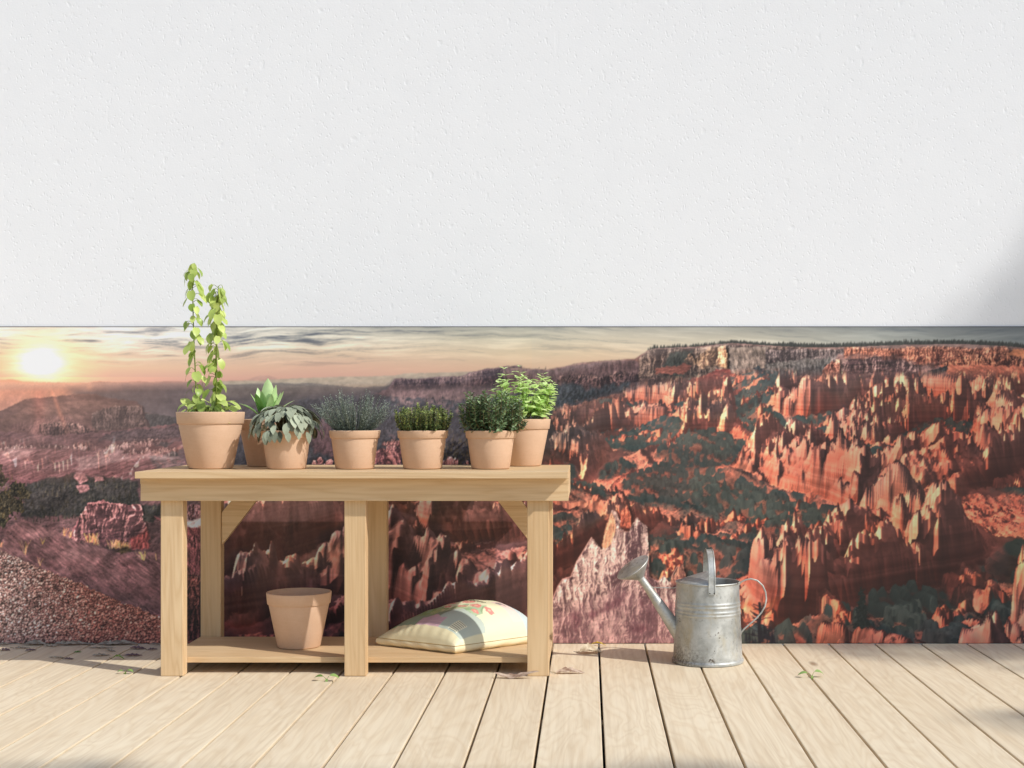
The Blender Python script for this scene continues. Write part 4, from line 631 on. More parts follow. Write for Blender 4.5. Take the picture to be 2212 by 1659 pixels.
    area(6, [(1800, 640), (1980, 460), (2300, 380), (2300, 1100), (1800, 1100)], (134, 110, 120), (126, 94, 100), rough=5, soft=4, tex=.45, sx=6, sy=14, seed=392, alpha=.8)
    hood(6, [(1940, 700), (1980, 660), (2020, 700), (2060, 760), (2100, 680), (2130, 740)], 860, (206, 156, 152), (134, 96, 100), cw=10, sp=4, seed=393)
    hood(6, [(1680, 760), (1770, 680), (1860, 760), (1960, 860)], 1000, (176, 124, 126), (112, 72, 80), cw=14, sp=3, seed=394)
    hood(6, [(2080, 120), (2160, 0), (2212, -20), (2330, 40)], [(2080, 480), (2330, 520)], (216, 152, 150), (150, 98, 104), cw=14, sp=3, seed=395, rel=.9)
    hood(6, [(2190, 330), (2240, 270), (2290, 320), (2340, 420)], [(2190, 600), (2340, 700)], (222, 158, 146), (140, 90, 92), cw=9, sp=5, seed=396)
    wu = 1.2 * fbm(U / 9, V / 9, 500, 3, .6) + .35 * fbm(U / 2.6, V / 2.6, 510, 2); wv2 = 1.1 * fbm(U / 9, V / 9, 520, 3, .6) + .35 * fbm(U / 2.6, V / 2.6, 530, 2)
    THR = np.interp(U, [0, 1000, 1106, 1180, 1270, 1400, 1500, 1600], [835, 824, 802, 802, 790, 764, 754, 746]).astype(np.float32); k = np.clip((V - THR) / 14, 0, 1); jj, ii = np.mgrid[0:H, 0:W]
    img = img[np.clip((jj + wv2 * k).round().astype(int), 0, H - 1), np.clip((ii + wu * k).round().astype(int), 0, W - 1)]
    dt = .10 * fbm(U / 16, V / 24, 540, 5, .7) + .15 * fbm((U * .9 - V * .45) / 95, (U * .45 + V * .9) / 42, 550, 4, .6); img *= (1 + dt * k)[..., None]
    kk = (k * np.clip((V - THR - 8) / 50, 0, 1))[..., None]
    for rad, am in ((24, .30), (4, .18), (1, .16)):                 # the print's crisp local contrast
        bl = np.stack([blur(img[..., c], rad) for c in range(3)], -1); img = img + am * kk * np.clip(img - bl, -60, 60)
    # skyline trees, glow, flare, print grain
    sk = [zt(3)(p) for p in [(1180, 255), (1240, 240), (1580, 226), (1820, 202), (1900, 192), (2212, 215), (2400, 225), (2600, 232), (2900, 228), (3400, 208), (3900, 202), (4100, 212), (4300, 222), (4424, 235), (5000, 240)]]
    hts = 3 + 2.6 * np.array([T[3, i & 511] for i in range(2000)])
    for i, x in enumerate(np.arange(1400, MU1, .8)):
        y = np.interp(x, [q[0] for q in sk], [q[1] for q in sk]); dens = 1 if x > 1560 else .55
        if gg.rand() > dens: continue
        h = max(1.8, gg.normal(6.0 if x > 1680 else 3.4, 2.2)); w = h * .24; bb = box(x - w - 1, x + w + 1, y - h - 1, y + 2.5); u, v = U[bb], V[bb]
        if u.size == 0: continue
        put(bb, np.clip(w * np.clip((v - y + h) / h, 0, 1) - np.abs(u - x) + .6, 0, 1) * (v < y + 2) * (v > y - h), A((58, 60, 54)) * gg.uniform(.75, 1.25))
    gb = box(MU0, 520, MV0, 1060); u, v = U[gb], V[gb]
    gl = np.exp(-(((u - 91) / 190) ** 2 + ((v - 800) / 75) ** 2)); img[gb] += gl[..., None] * A((48, 24, 6)) * (v > 815)[..., None]
    t = (v - 835) / 115.; fl = np.exp(-((u - (110 + 42 * t)) / (3.5 + 2.5 * t)) ** 2) * np.clip(t * 4, 0, 1) * np.clip(2.2 - 2.2 * t, 0, 1) * (t > 0) * (t < 1); img[gb] += fl[..., None] * A((62, 34, 22))
    fl = np.exp(-((u - 86) / 14) ** 2) * np.clip((v - 835) / 30, 0, 1) * np.clip((950 - v) / 80, 0, 1); img[gb] += fl[..., None] * A((44, 18, 14))
    fl = np.exp(-(((u - 195) ** 2 + (v - 838) ** 2) / 60)); img[gb] += fl[..., None] * A((40, 22, 10))
    img *= (1 + .045 * fbm(U / 1.7, V / 1.7, 400, 2))[..., None] * np.where(V > 826, 1, .0)[..., None] + np.where(V > 826, 0, 1)[..., None]
    b = box(MU0, MU1, MV0, MV0 + .2); img[b] = A((70, 68, 64))
    lum = img.mean(-1, keepdims=True); f = np.where(U > 1150, .90, np.where(V > 826, .84, .95))[..., None]; img = lum + (img - lum) * f
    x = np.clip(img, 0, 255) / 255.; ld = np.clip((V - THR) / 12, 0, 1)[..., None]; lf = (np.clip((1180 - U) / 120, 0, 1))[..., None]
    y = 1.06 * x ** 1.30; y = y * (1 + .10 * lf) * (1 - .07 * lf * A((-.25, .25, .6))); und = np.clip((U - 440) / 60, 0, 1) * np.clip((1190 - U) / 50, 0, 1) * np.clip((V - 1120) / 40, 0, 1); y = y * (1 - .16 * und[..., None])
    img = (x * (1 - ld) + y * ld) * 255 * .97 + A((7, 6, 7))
    # cast relief: hoodoo country ray-cast in true perspective takes over the middle distance, toned by the layout painted above
    def merge(ter, ok, c0, mask, rad, ex, sat, gain):
        sl = (slice(0, H), slice(c0, c0 + ter.shape[1])); P = img[sl]; m = (mask[sl] * ok)[..., None]
        l_ = ter.mean(-1, keepdims=True); ter = np.clip(l_ + (ter - l_) * sat, 2, 255)
        bp = np.stack([blur(P[..., c], rad) for c in range(3)], -1); bt = np.stack([blur(ter[..., c], rad) for c in range(3)], -1)
        res = ter * np.clip(bp / (bt + 3), .35, 1.55) ** ex * gain; img[sl] = P * (1 - m) + np.clip(res, 3, 252) * m
    ter, ok = canyon(1090, MU1, MV0, MV1, seed=8, ws=1.75, dens=.12, ox=9., nz=850, green=.50)
    mk = sst(1120, 1200, U) * sst(0, 1, (V - np.interp(U, [1100, 1250, 1400, 1600, 2372], [900, 860, 812, 790, 790])) / 34)
    merge(ter, ok, int(1090 - MU0), mk.astype(np.float32), 30, .55, .98, 1.26)
    ter, ok = canyon(-160, 1210, MV0, MV1, seed=8, uc=800., vh=760., ws=1.1, dens=.8, ox=7., far=9., nz=750)
    mk = sst(425, 450, U) * sst(1196, 1180, U) * sst(1070, 1082, V) * .94 + sst(420, 390, U) * sst(936, 962, V) * sst(1052, 1024, V) * .42
    merge(ter, ok, 0, mk.astype(np.float32), 30, .72, .72, 1.45)
    hz2 = (sst(826, 842, V) * sst(1040, 900, V) * sst(1240, 1050, U) * .34)[..., None]; img[:] = img * (1 - hz2) + A((118, 104, 104)) * hz2
    hz3 = (sst(826, 842, V) * sst(1010, 870, V) * sst(430, 300, U) * .10)[..., None]; img[:] = img * (1 - hz3) + A((166, 132, 120)) * hz3
    near_fin(); tall_pine(); bare_tree()
    return np.clip(img, 4, 255)
# ---------------------------------------------------------------- helpers
col = scene.collection
def lin(c):
    c = np.asarray(c, np.float64) / 255.; return np.where(c <= .04045, c / 12.92, ((c + .055) / 1.055) ** 2.4)
def L3(r, g, b): x = lin((r, g, b)); return (float(x[0]), float(x[1]), float(x[2]), 1)
class MB:
    """collects faces into one mesh; tone is one number per vertex"""
    def __init__(s): s.v = []; s.f = []; s.t = []; s.off = []
    def add(s, vs, fs, tone=0., off=None):
        k = len(s.v); s.v += [tuple(p) for p in vs]; s.f += [tuple(i + k for i in f) for f in fs]; s.t += [tone] * len(vs); s.off += [off or (0, 0, 0)] * len(vs)
    def box(s, x0, x1, y0, y1, z0, z1, tone=0., off=None):
        s.add([(x0, y0, z0), (x1, y0, z0), (x1, y1, z0), (x0, y1, z0), (x0, y0, z1), (x1, y0, z1), (x1, y1, z1), (x0, y1, z1)],
              [(0, 3, 2, 1), (4, 5, 6, 7), (0, 1, 5, 4), (1, 2, 6, 5), (2, 3, 7, 6), (3, 0, 4, 7)], tone, off)
    def lathe(s, prof, n=64, c=(0, 0, 0), tone=0.):
        vs = []; m = len(prof)
        for i in range(n):
            a = 2 * math.pi * i / n
            for r, z in prof: vs.append((c[0] + r * math.cos(a), c[1] + r * math.sin(a), c[2] + z))
        fs = [(i * m + j, ((i + 1) % n) * m + j, ((i + 1) % n) * m + j + 1, i * m + j + 1) for i in range(n) for j in range(m - 1)]
        s.add(vs, fs, tone)
    def tube(s, pts, rad, n=8, tone=0., flat=1., cap=True, up=None):
        pts = [Vector(p) for p in pts]; k = len(pts); vs = []
        if not hasattr(rad, '__len__'): rad = [rad] * k
        for i, p in enumerate(pts):
            d = (pts[min(i + 1, k - 1)] - pts[max(i - 1, 0)]).normalized()
            ref = Vector(up) if up else (Vector((0, 0, 1)) if abs(d.z) < .9 else Vector((1, 0, 0)))
            a = d.cross(ref).normalized(); b = a.cross(d)
            for j in range(n):
                t = 2 * math.pi * j / n; vs.append(p + a * math.cos(t) * rad[i] + b * math.sin(t) * rad[i] * flat)
        fs = [(i * n + j, i * n + (j + 1) % n, (i + 1) * n + (j + 1) % n, (i + 1) * n + j) for i in range(k - 1) for j in range(n)]
        if cap: fs += [tuple(range(n))[::-1], tuple(range((k - 1) * n, k * n))]
        s.add(vs, fs, tone)
    def leaf(s, base, tip, nrm, w, tone=0., segs=3, fold=.18, curl=.0, shape=0, tone2=None):
        """a blade from base to tip; w = full width; curl bends it along nrm; shape 0 ovate, 1 heart, 2 lance, 3 round"""
        base = Vector(base); tip = Vector(tip); d = tip - base; Ln = d.length
        if Ln < 1e-6: return
        d /= Ln; side = d.cross(Vector(nrm))
        if side.length < 1e-4: side = d.cross(Vector((.3, .5, .8)))
        side.normalize(); n = side.cross(d).normalized()
        prof = {0: lambda t: math.sin(math.pi * t ** .8) ** .8, 1: lambda t: math.sin(math.pi * min(1, t * .86 + .14)) ** .75, 2: lambda t: math.sin(math.pi * t ** .7) ** .9, 3: lambda t: math.sin(math.pi * t) ** .55}[shape]
        vs = []; 
        for i in range(segs + 1):
            t = i / segs; p = base + d * Ln * t + n * Ln * curl * (4 * t * (1 - t) - t * t * .6)
            if i in (0, segs) and shape != 1 or i == segs: vs.append(p)
            elif i == 0: hw = w * .5 * .55; vs += [p - side * hw - d * Ln * .07 , p, p + side * hw - d * Ln * .07]
            else: hw = w * .5 * prof(t); vs += [p - side * hw + n * hw * fold, p, p + side * hw + n * hw * fold]
        fs = []; k = 0; sizes = [3 if (shape == 1 and i == 0) else (1 if i in (0, segs) else 3) for i in range(segs + 1)]; st = [sum(sizes[:i]) for i in range(segs + 1)]
        for i in range(segs):
            a, b = st[i], st[i + 1]
            if sizes[i] == 1 and sizes[i + 1] == 3: fs += [(a, b + 1, b), (a, b + 2, b + 1)]
            elif sizes[i] == 3 and sizes[i + 1] == 1: fs += [(a, a + 1, b), (a + 1, a + 2, b)]
            elif sizes[i] == 3: fs += [(a, a + 1, b + 1, b), (a + 1, a + 2, b + 2, b + 1)]
            else: fs += []
        s.add(vs, fs, tone)
    def build(s, name, m, parent=None, smooth=False, loc=None):
        me = bpy.data.meshes.new(name); me.from_pydata(s.v, [], s.f); me.update()
        at = me.attributes.new('tone', 'FLOAT', 'POINT'); at.data.foreach_set('value', np.array(s.t, np.float32))
        if any(o != (0, 0, 0) for o in s.off):
            at = me.attributes.new('off', 'FLOAT_VECTOR', 'POINT'); at.data.foreach_set('vector', np.array(s.off, np.float32).ravel())
        if smooth: me.polygons.foreach_set('use_smooth', [True] * len(me.polygons))
        me.materials.append(m); o = bpy.data.objects.new(name, me); col.objects.link(o)
        if parent: o.parent = parent
        if loc: o.location = loc
        return o
def bevel(o, w=.0012, seg=2):
    bm = bmesh.new(); bm.from_mesh(o.data); bmesh.ops.recalc_face_normals(bm, faces=bm.faces)
    bmesh.ops.bevel(bm, geom=list(bm.edges), offset=w, segments=seg, affect='EDGES', profile=.6); bm.to_mesh(o.data); bm.free(); return o
def recalc(o):
    bm = bmesh.new(); bm.from_mesh(o.data); bmesh.ops.recalc_face_normals(bm, faces=bm.faces); bm.to_mesh(o.data); bm.free(); return o
def smooth_by_angle(o, ang=35):
    me = o.data; me.polygons.foreach_set('use_smooth', [True] * len(me.polygons))
    bm = bmesh.new(); bm.from_mesh(me)
    for e in bm.edges:
        if len(e.link_faces) == 2 and e.calc_face_angle(0) > R(ang): e.smooth = False
    bm.to_mesh(me); bm.free(); return o
def tag(o, label, cat, group=None, kind=None):
    if label: o['label'] = label
    if cat: o['category'] = cat
    if group: o['group'] = group
    if kind: o['kind'] = kind
    return o
def thing(name, label, cat, loc=(0, 0, 0), group=None):
    o = bpy.data.objects.new(name, None); o.empty_display_size = .05; col.objects.link(o); o.location = loc; return tag(o, label, cat, group)
# ---------------------------------------------------------------- materials
class NT:
    def __init__(s, name):
        s.m = bpy.data.materials.new(name); s.m.use_nodes = True; s.n = s.m.node_tree.nodes; s.l = s.m.node_tree.links; s.p = s.n['Principled BSDF']; s.out = s.n['Material Output']
    def new(s, t, **kw):
        x = s.n.new(t)
        for k, v in kw.items():
            if k.startswith('i_'): x.inputs[k[2:].replace('_', ' ')].default_value = v
            else: setattr(x, k, v)
        return x
    def ln(s, a, b): s.l.new(a, b)
    def coord(s, scale=(1, 1, 1), off=False, rot=(0, 0, 0)):
        tc = s.new('ShaderNodeTexCoord'); o = tc.outputs['Object']
        if off:
            a = s.new('ShaderNodeAttribute', attribute_name='off'); ad = s.new('ShaderNodeVectorMath', operation='ADD'); s.ln(o, ad.inputs[0]); s.ln(a.outputs['Vector'], ad.inputs[1]); o = ad.outputs[0]
        mp = s.new('ShaderNodeMapping'); mp.inputs['Scale'].default_value = scale; mp.inputs['Rotation'].default_value = rot; s.ln(o, mp.inputs[0]); return mp.outputs[0]
    def noise(s, vec, scale, detail=5, rough=.55, dist=0.):
        x = s.new('ShaderNodeTexNoise'); x.inputs['Scale'].default_value = scale; x.inputs['Detail'].default_value = detail; x.inputs['Roughness'].default_value = rough; x.inputs['Distortion'].default_value = dist
        if vec is not None: s.ln(vec, x.inputs['Vector'])
        return x.outputs[0]
    def ramp(s, f, stops):
        x = s.new('ShaderNodeValToRGB'); e = x.color_ramp.elements
        while len(e) < len(stops): e.new(.5)
        for k, (p, c) in enumerate(stops): e[k].position = p; e[k].color = c if len(c) == 4 else (*c, 1)
        s.ln(f, x.inputs[0]); return x.outputs[0]
    def mix(s, f, a, b, mode='MIX'):
        x = s.new('ShaderNodeMix', data_type='RGBA', blend_type=mode)
        for sock, val in ((x.inputs[0], f), (x.inputs[6], a), (x.inputs[7], b)):
            if hasattr(val, 'links'): s.ln(val, sock)
            else: sock.default_value = val
        return x.outputs[2]
    def math(s, op, a, b=None, c=None):
        x = s.new('ShaderNodeMath', operation=op)
        for i, val in enumerate((a, b, c)):
            if val is None: continue
            if hasattr(val, 'links'): s.ln(val, x.inputs[i])
            else: x.inputs[i].default_value = val
        return x.outputs[0]
    def bump(s, h, strength=.3, dist=.002, prev=None):
        x = s.new('ShaderNodeBump'); x.inputs['Strength'].default_value = strength; x.inputs['Distance'].default_value = dist; s.ln(h, x.inputs['Height'])
        if prev: s.ln(prev, x.inputs['Normal'])
        s.ln(x.outputs[0], s.p.inputs['Normal']); return x.outputs[0]
    def base(s, c, rough=.6, spec=.4):
        if hasattr(c, 'links'): s.ln(c, s.p.inputs['Base Color'])
        else: s.p.inputs['Base Color'].default_value = c
        s.p.inputs['Roughness'].default_value = rough; s.p.inputs['Specular IOR Level'].default_value = spec
BK, WH = (0, 0, 0, 1), (1, 1, 1, 1)
def wood(name, axis, cols, scale=1., off=False, rough=.62, knots=True, ring=1., ringw=.40, along=.55):
    """long grain along the given axis: growth-ring bands bent by noise, fine pores, soft tone patches"""
    t = NT(name); st = [9, 9, 9]; st[axis] = along
    v = t.coord(tuple(x * scale for x in st), off)
    st2 = [110, 110, 110]; st2[axis] = 3.2
    v2 = t.coord(tuple(x * scale for x in st2), off)
    st3 = [2.2, 2.2, 2.2]; st3[axis] = .7; v3 = t.coord(tuple(x * scale for x in st3), off)
    warp = t.noise(v, 1.1, 3, .5, .6)
    band = t.math('FRACT', t.math('MULTIPLY', warp, 15. * ring)); tri = t.math('ABSOLUTE', t.math('SUBTRACT', band, .5))
    rings = t.ramp(tri, [(.0, (1, 1, 1)), (.22, (.35, .35, .35)), (.5, (0, 0, 0))])
    pore = t.ramp(t.noise(v2, 1., 3, .6), [(.42, (0, 0, 0)), (.75, (1, 1, 1))])
    patch = t.noise(v3, 1.4, 3, .5)
    c = t.mix(t.ramp(patch, [(.3, BK), (.7, WH)]), cols[0], cols[1])
    c = t.mix(t.math('MULTIPLY', rings, ringw), c, cols[2])
    c = t.mix(t.math('MULTIPLY', pore, .33), c, cols[3])
    if knots:
        sk = [7, 7, 7]; sk[axis] = 2.1; vk = t.coord(tuple(x * scale for x in sk), off)
        vo = t.new('ShaderNodeTexVoronoi', feature='F1'); vo.inputs['Scale'].default_value = 1.; t.ln(vk, vo.inputs['Vector'])
        sp = t.new('ShaderNodeSeparateColor'); t.ln(vo.outputs['Color'], sp.inputs[0])
        k = t.math('MULTIPLY', t.ramp(vo.outputs['Distance'], [(.03, WH), (.085, BK)]), t.math('GREATER_THAN', sp.outputs[0], .72))
        c = t.mix(t.math('MULTIPLY', k, .75), c, cols[4])
    t.base(c, rough, .35); t.bump(t.math('ADD', t.math('MULTIPLY', rings, .5), pore), .22, .0006); return t.m
bench_cols = [L3(218, 190, 150), L3(206, 174, 131), L3(187, 150, 105), L3(165, 128, 86), L3(106, 76, 50)]
M = {}
M['bench_x'] = wood('bench_pine_along_x', 0, bench_cols); M['bench_z'] = wood('bench_pine_along_z', 2, bench_cols); M['bench_y'] = wood('bench_pine_along_y', 1, bench_cols)
M['deck'] = wood('deck_boards', 1, [L3(231, 215, 186), L3(223, 204, 173), L3(206, 180, 143), L3(172, 141, 105), L3(134, 102, 72)], .8, True, .66, ring=1.0, ringw=.36, along=1.3)
def plain(name, c, rough=.6, spec=.4, var=.12, scale=30, bump=.0, metal=0.):
    t = NT(name); v = t.coord(); n = t.noise(v, scale, 5, .6); d = tuple(x * (1 - var) for x in c[:3]) + (1,); e = tuple(min(1, x * (1 + var)) for x in c[:3]) + (1,)
    t.base(t.mix(n, d, e), rough, spec); t.p.inputs['Metallic'].default_value = metal
    if bump: t.bump(n, bump, .001)
    return t.m
def stucco():
    t = NT('white_stucco'); v = t.coord(); tc = v
    v1 = t.coord((1, 1, .7), rot=(0, R(30), 0))
    soft = t.noise(v, 9, 4, .5)
    def dents(scale, thr, rad, seed):
        w = t.new('ShaderNodeVectorMath', operation='ADD'); nz = t.new('ShaderNodeTexNoise'); nz.inputs['Scale'].default_value = 24; nz.inputs['Detail'].default_value = 2; t.ln(v, nz.inputs['Vector'])
        sc = t.new('ShaderNodeVectorMath', operation='SCALE'); sc.inputs['Scale'].default_value = .03; t.ln(nz.outputs['Color'], sc.inputs[0])
        sh = t.new('ShaderNodeVectorMath', operation='ADD'); sh.inputs[1].default_value = (seed, seed * .7, seed * .3); t.ln(v1, sh.inputs[0]); t.ln(sh.outputs[0], w.inputs[0]); t.ln(sc.outputs[0], w.inputs[1])
        vo = t.new('ShaderNodeTexVoronoi', feature='F1'); vo.inputs['Scale'].default_value = scale; t.ln(w.outputs[0], vo.inputs['Vector'])
        sp = t.new('ShaderNodeSeparateColor'); t.ln(vo.outputs['Color'], sp.inputs[0])
        return t.math('MULTIPLY', t.ramp(vo.outputs['Distance'], [(0., WH), (rad, BK)]), t.math('GREATER_THAN', sp.outputs[0], thr))
    big = dents(24, .74, .20, 3.1); small = dents(90, .30, .34, 7.7); strk = t.math('MULTIPLY', t.ramp(t.noise(t.coord((1, 1, .22), rot=(0, R(20), 0)), 30, 4, .6), [(.64, BK), (.74, WH)]), .28)
    grain = t.noise(v, 160, 3, .6)
    h = t.math('ADD', t.math('MULTIPLY', t.math('ADD', big, t.math('MULTIPLY', small, .75)), -1.), t.math('ADD', t.math('MULTIPLY', grain, .42), t.math('MULTIPLY', soft, .8)))
    h = t.math('SUBTRACT', h, strk)
    t.base(t.mix(soft, (.80, .80, .80, 1), (.84, .84, .838, 1)), .9, .2); t.bump(h, .25, .0030); return t.m
M['stucco'] = stucco()
def terracotta(name):
    t = NT(name); v = t.coord(); n = t.noise(v, 9, 5, .6); f = t.noise(v, 210, 3, .6); st = t.noise(t.coord((1, 1, 9)), 14, 3, .5)
    c = t.mix(t.ramp(n, [(.3, BK), (.7, WH)]), L3(207, 171, 140), L3(218, 184, 154)); c = t.mix(t.math('MULTIPLY', t.ramp(f, [(.5, BK), (.8, WH)]), .25), c, L3(196, 148, 116))
    c = t.mix(t.math('MULTIPLY', t.ramp(st, [(.5, BK), (.75, WH)]), .2), c, L3(228, 192, 164))
    t.base(c, .78, .25); t.bump(t.math('ADD', f, t.math('MULTIPLY', st, .6)), .16, .0008); return t.m
M['pot'] = terracotta('terracotta'); M['soil'] = plain('potting_soil', L3(58, 44, 34), .95, .1, .5, 120, .8)
def leafmat(name, dark, light, trans=.25, rough=.5, spec=.4, back=None):
    t = NT(name); a = t.new('ShaderNodeAttribute', attribute_name='tone'); v = t.coord(); n = t.noise(v, 60, 3, .6)
    f = t.math('ADD', a.outputs['Fac'], t.math('MULTIPLY', t.math('SUBTRACT', n, .5), .35)); c = t.mix(t.math('MINIMUM', t.math('MAXIMUM', f, 0.), 1.), dark, light)
    t.base(c, rough, spec)
    if trans:
        tr = t.new('ShaderNodeBsdfTranslucent'); t.ln(c, tr.inputs['Color']); mx = t.new('ShaderNodeMixShader'); mx.inputs[0].default_value = trans
        t.ln(t.p.outputs[0], mx.inputs[1]); t.ln(tr.outputs[0], mx.inputs[2]); t.ln(mx.outputs[0], t.out.inputs['Surface'])
    return t.m
def zinc():
    t = NT('galvanised_steel'); v = t.coord(); n = t.noise(v, 16, 6, .65, .4); f = t.noise(v, 95, 4, .65); sp = t.noise(v, 34, 3, .5)
    c = t.mix(t.ramp(n, [(.3, BK), (.7, WH)]), L3(146, 147, 142), L3(208, 208, 202)); c = t.mix(t.math('MULTIPLY', t.ramp(t.noise(t.coord((1, 1, .5)), 22, 5, .7), [(.52, BK), (.7, WH)]), .45), c, L3(182, 166, 128))
    c = t.mix(t.math('MULTIPLY', t.ramp(f, [(.58, BK), (.72, WH)]), .48), c, L3(98, 96, 90))
    geo = t.new('ShaderNodeTexCoord'); sx = t.new('ShaderNodeSeparateXYZ'); t.ln(geo.outputs['Object'], sx.inputs[0])
    low = t.math('MULTIPLY', t.ramp(sx.outputs['Z'], [(.0, WH), (.085, BK)]), t.ramp(t.math('ADD', sx.outputs['X'], .11), [(.03, WH), (.12, BK)]))   # wear near the left foot
    dirt = t.math('MULTIPLY', low, t.ramp(t.noise(v, 150, 5, .75), [(.40, BK), (.60, WH)]))
    rst = t.math('MULTIPLY', t.math('GREATER_THAN', sp, .665), t.ramp(f, [(.5, BK), (.62, WH)])); dirt = t.math('MAXIMUM', dirt, rst)
    c = t.mix(t.math('MULTIPLY', dirt, .95), c, L3(70, 54, 40))
    t.base(c, .42, .5); t.p.inputs['Metallic'].default_value = .55
    t.ln(t.ramp(t.math('ADD', t.math('MULTIPLY', n, .7), t.math('MULTIPLY', f, .3)), [(.3, (.40, .40, .40)), (.7, (.62, .62, .62))]), t.p.inputs['Roughness']); t.bump(t.math('ADD', n, t.math('MULTIPLY', f, .4)), .12, .0012); return t.m
M['zinc'] = zinc(); M['dark_metal'] = plain('dark_inside', L3(60, 54, 46), .8, .2)
def colattr(name, rough=.6, spec=.35, bump=None):
    t = NT(name); a = t.new('ShaderNodeAttribute', attribute_name='print'); t.base(a.outputs['Color'], rough, spec)
    if bump: t.bump(t.noise(t.coord(), bump, 4, .6), .25, .001)
    return t.m
M['print'] = colattr('mural_print', .45, .4); M['bag'] = colattr('printed_sack', .5, .35, 160)
M['seam'] = plain('sack_seam', L3(176, 146, 96), .7, .2)
M['ink'] = plain('dark_ink', L3(112, 112, 84), .6, .2, .05); M['pinkink'] = plain('pink_ink', L3(224, 190, 180), .6, .2, .05); M['greyink'] = plain('grey_ink', L3(168, 156, 146), .6, .2, .05)
M['stem'] = plain('green_stem', L3(112, 126, 54), .6, .3); M['twig'] = plain('brown_twig', L3(112, 96, 66), .7, .3)
M['earth'] = plain('garden_soil', L3(70, 58, 44), .95, .1, .4, 6, .5)
# ---------------------------------------------------------------- ground, deck, wall, mural
def PX(u, dist): return (u - 1270) / 690 * dist / 4.45
def PZ(v, dist): return .7246 - (v - 890) / 690 * dist / 4.45
def deck_at(u, v): d = 4.45 * 500 / (v - 890); return PX(u, d), d - 4.45
g = MB(); g.add([(-60, -60, -.16), (60, -60, -.16), (60, 60, -.16), (-60, 60, -.16)], [(0, 1, 2, 3)]); tag(g.build('ground', M['earth']), None, None, kind='structure')
rnd = random.Random(4)
d = MB(); pitch = .14383; k0 = -34
for k in range(k0, 34):
    x0 = .034 + pitch * k + .003; x1 = x0 + pitch - .006
    d.box(x0, x1, -7, -.001, -.028, rnd.uniform(-.0007, 0.), rnd.random(), (rnd.uniform(-40, 40), rnd.uniform(-40, 40), rnd.uniform(-9, 9)))
for y in (-.25, -1.0, -1.8, -2.6, -3.4, -4.2, -5, -5.8, -6.6): d.box(.034 + pitch * k0, .034 + pitch * 34, y - .03, y + .03, -.13, -.0285, .2)
deck = d.build('deck', M['deck']); tag(bevel(deck, .0022, 2), None, None, kind='structure')
w = MB(); w.box(-6, 6, 0, .25, -.16, 3.3); wall = w.build('house_wall', M['stucco']); tag(wall, 'plain white rough plastered wall above the printed canyon panel', 'wall', kind='thing')
def build_mural():
    a = paint_mural()
    b = a.copy(); b[1:-1] = .6 * a[1:-1] + .2 * (a[:-2] + a[2:]); c = b.copy(); c[:, 1:-1] = .6 * b[:, 1:-1] + .2 * (b[:, :-2] + b[:, 2:])
    sc = .72; H, W = c.shape[:2]; vmax = 1389.6; nx = int((MU1 - MU0) * sc); nz = int((vmax - MV0) * sc)
    us = np.linspace(0, W - 1.001, nx); vs = np.linspace(0, vmax - MV0 - 1.001, nz)
    xi = us.astype(int); fx = (us - xi)[None, :, None]; yi = vs.astype(int); fy = (vs - yi)[:, None, None]
    def at(y, x): return c[np.ix_(y, x)]
    s = (at(yi, xi) * (1 - fx) + at(yi, xi + 1) * fx) * (1 - fy) + (at(yi + 1, xi) * (1 - fx) + at(yi + 1, xi + 1) * fx) * fy
    colr = np.ones((nz, nx, 4), np.float32); colr[..., :3] = np.clip(lin(s) * PRINT_GAIN, 0, .86)
    X, V = np.meshgrid((us + MU0 - 1270) / 690, vs + MV0); Zc = .7246 - (V - 890) / 690; Zc[-1] = .0006
    co = np.stack([X, np.full_like(X, -.004), Zc], -1).reshape(-1, 3)
    n = nx * nz; i = np.arange(n).reshape(nz, nx)
    q = np.stack([i[1:, :-1], i[1:, 1:], i[:-1, 1:], i[:-1, :-1]], -1).reshape(-1, 4)
    rim = np.concatenate([i[0, :], i[1:, -1], i[-1, ::-1][1:], i[::-1, 0][1:-1]]); m = len(rim)      # the panel's own thickness
    back = co[rim].copy(); back[:, 1] = -.0002; co = np.concatenate([co, back]); cr = np.concatenate([colr.reshape(-1, 4), np.tile(np.array([[.05, .05, .05, 1]], np.float32), (m, 1))])
    j = np.arange(m); e = np.stack([rim[j], rim[(j + 1) % m], n + (j + 1) % m, n + j], -1); q = np.concatenate([q, e])
    me = bpy.data.meshes.new('mural_panel'); me.vertices.add(len(co)); me.vertices.foreach_set('co', co.astype(np.float32).ravel())
    me.loops.add(q.size); me.loops.foreach_set('vertex_index', q.astype(np.int32).ravel()); me.polygons.add(len(q)); me.polygons.foreach_set('loop_start', np.arange(0, q.size, 4, dtype=np.int32))
    me.update(calc_edges=True); at_ = me.attributes.new('print', 'FLOAT_COLOR', 'POINT'); at_.data.foreach_set('color', cr.astype(np.float32).ravel())
    me.materials.append(M['print']); o = bpy.data.objects.new('mural_panel', me); col.objects.link(o)
    tag(o, 'wide printed panel of a red canyon at sunrise along the foot of the wall', 'mural', kind='thing')
PRINT_GAIN = 1.16
build_mural()
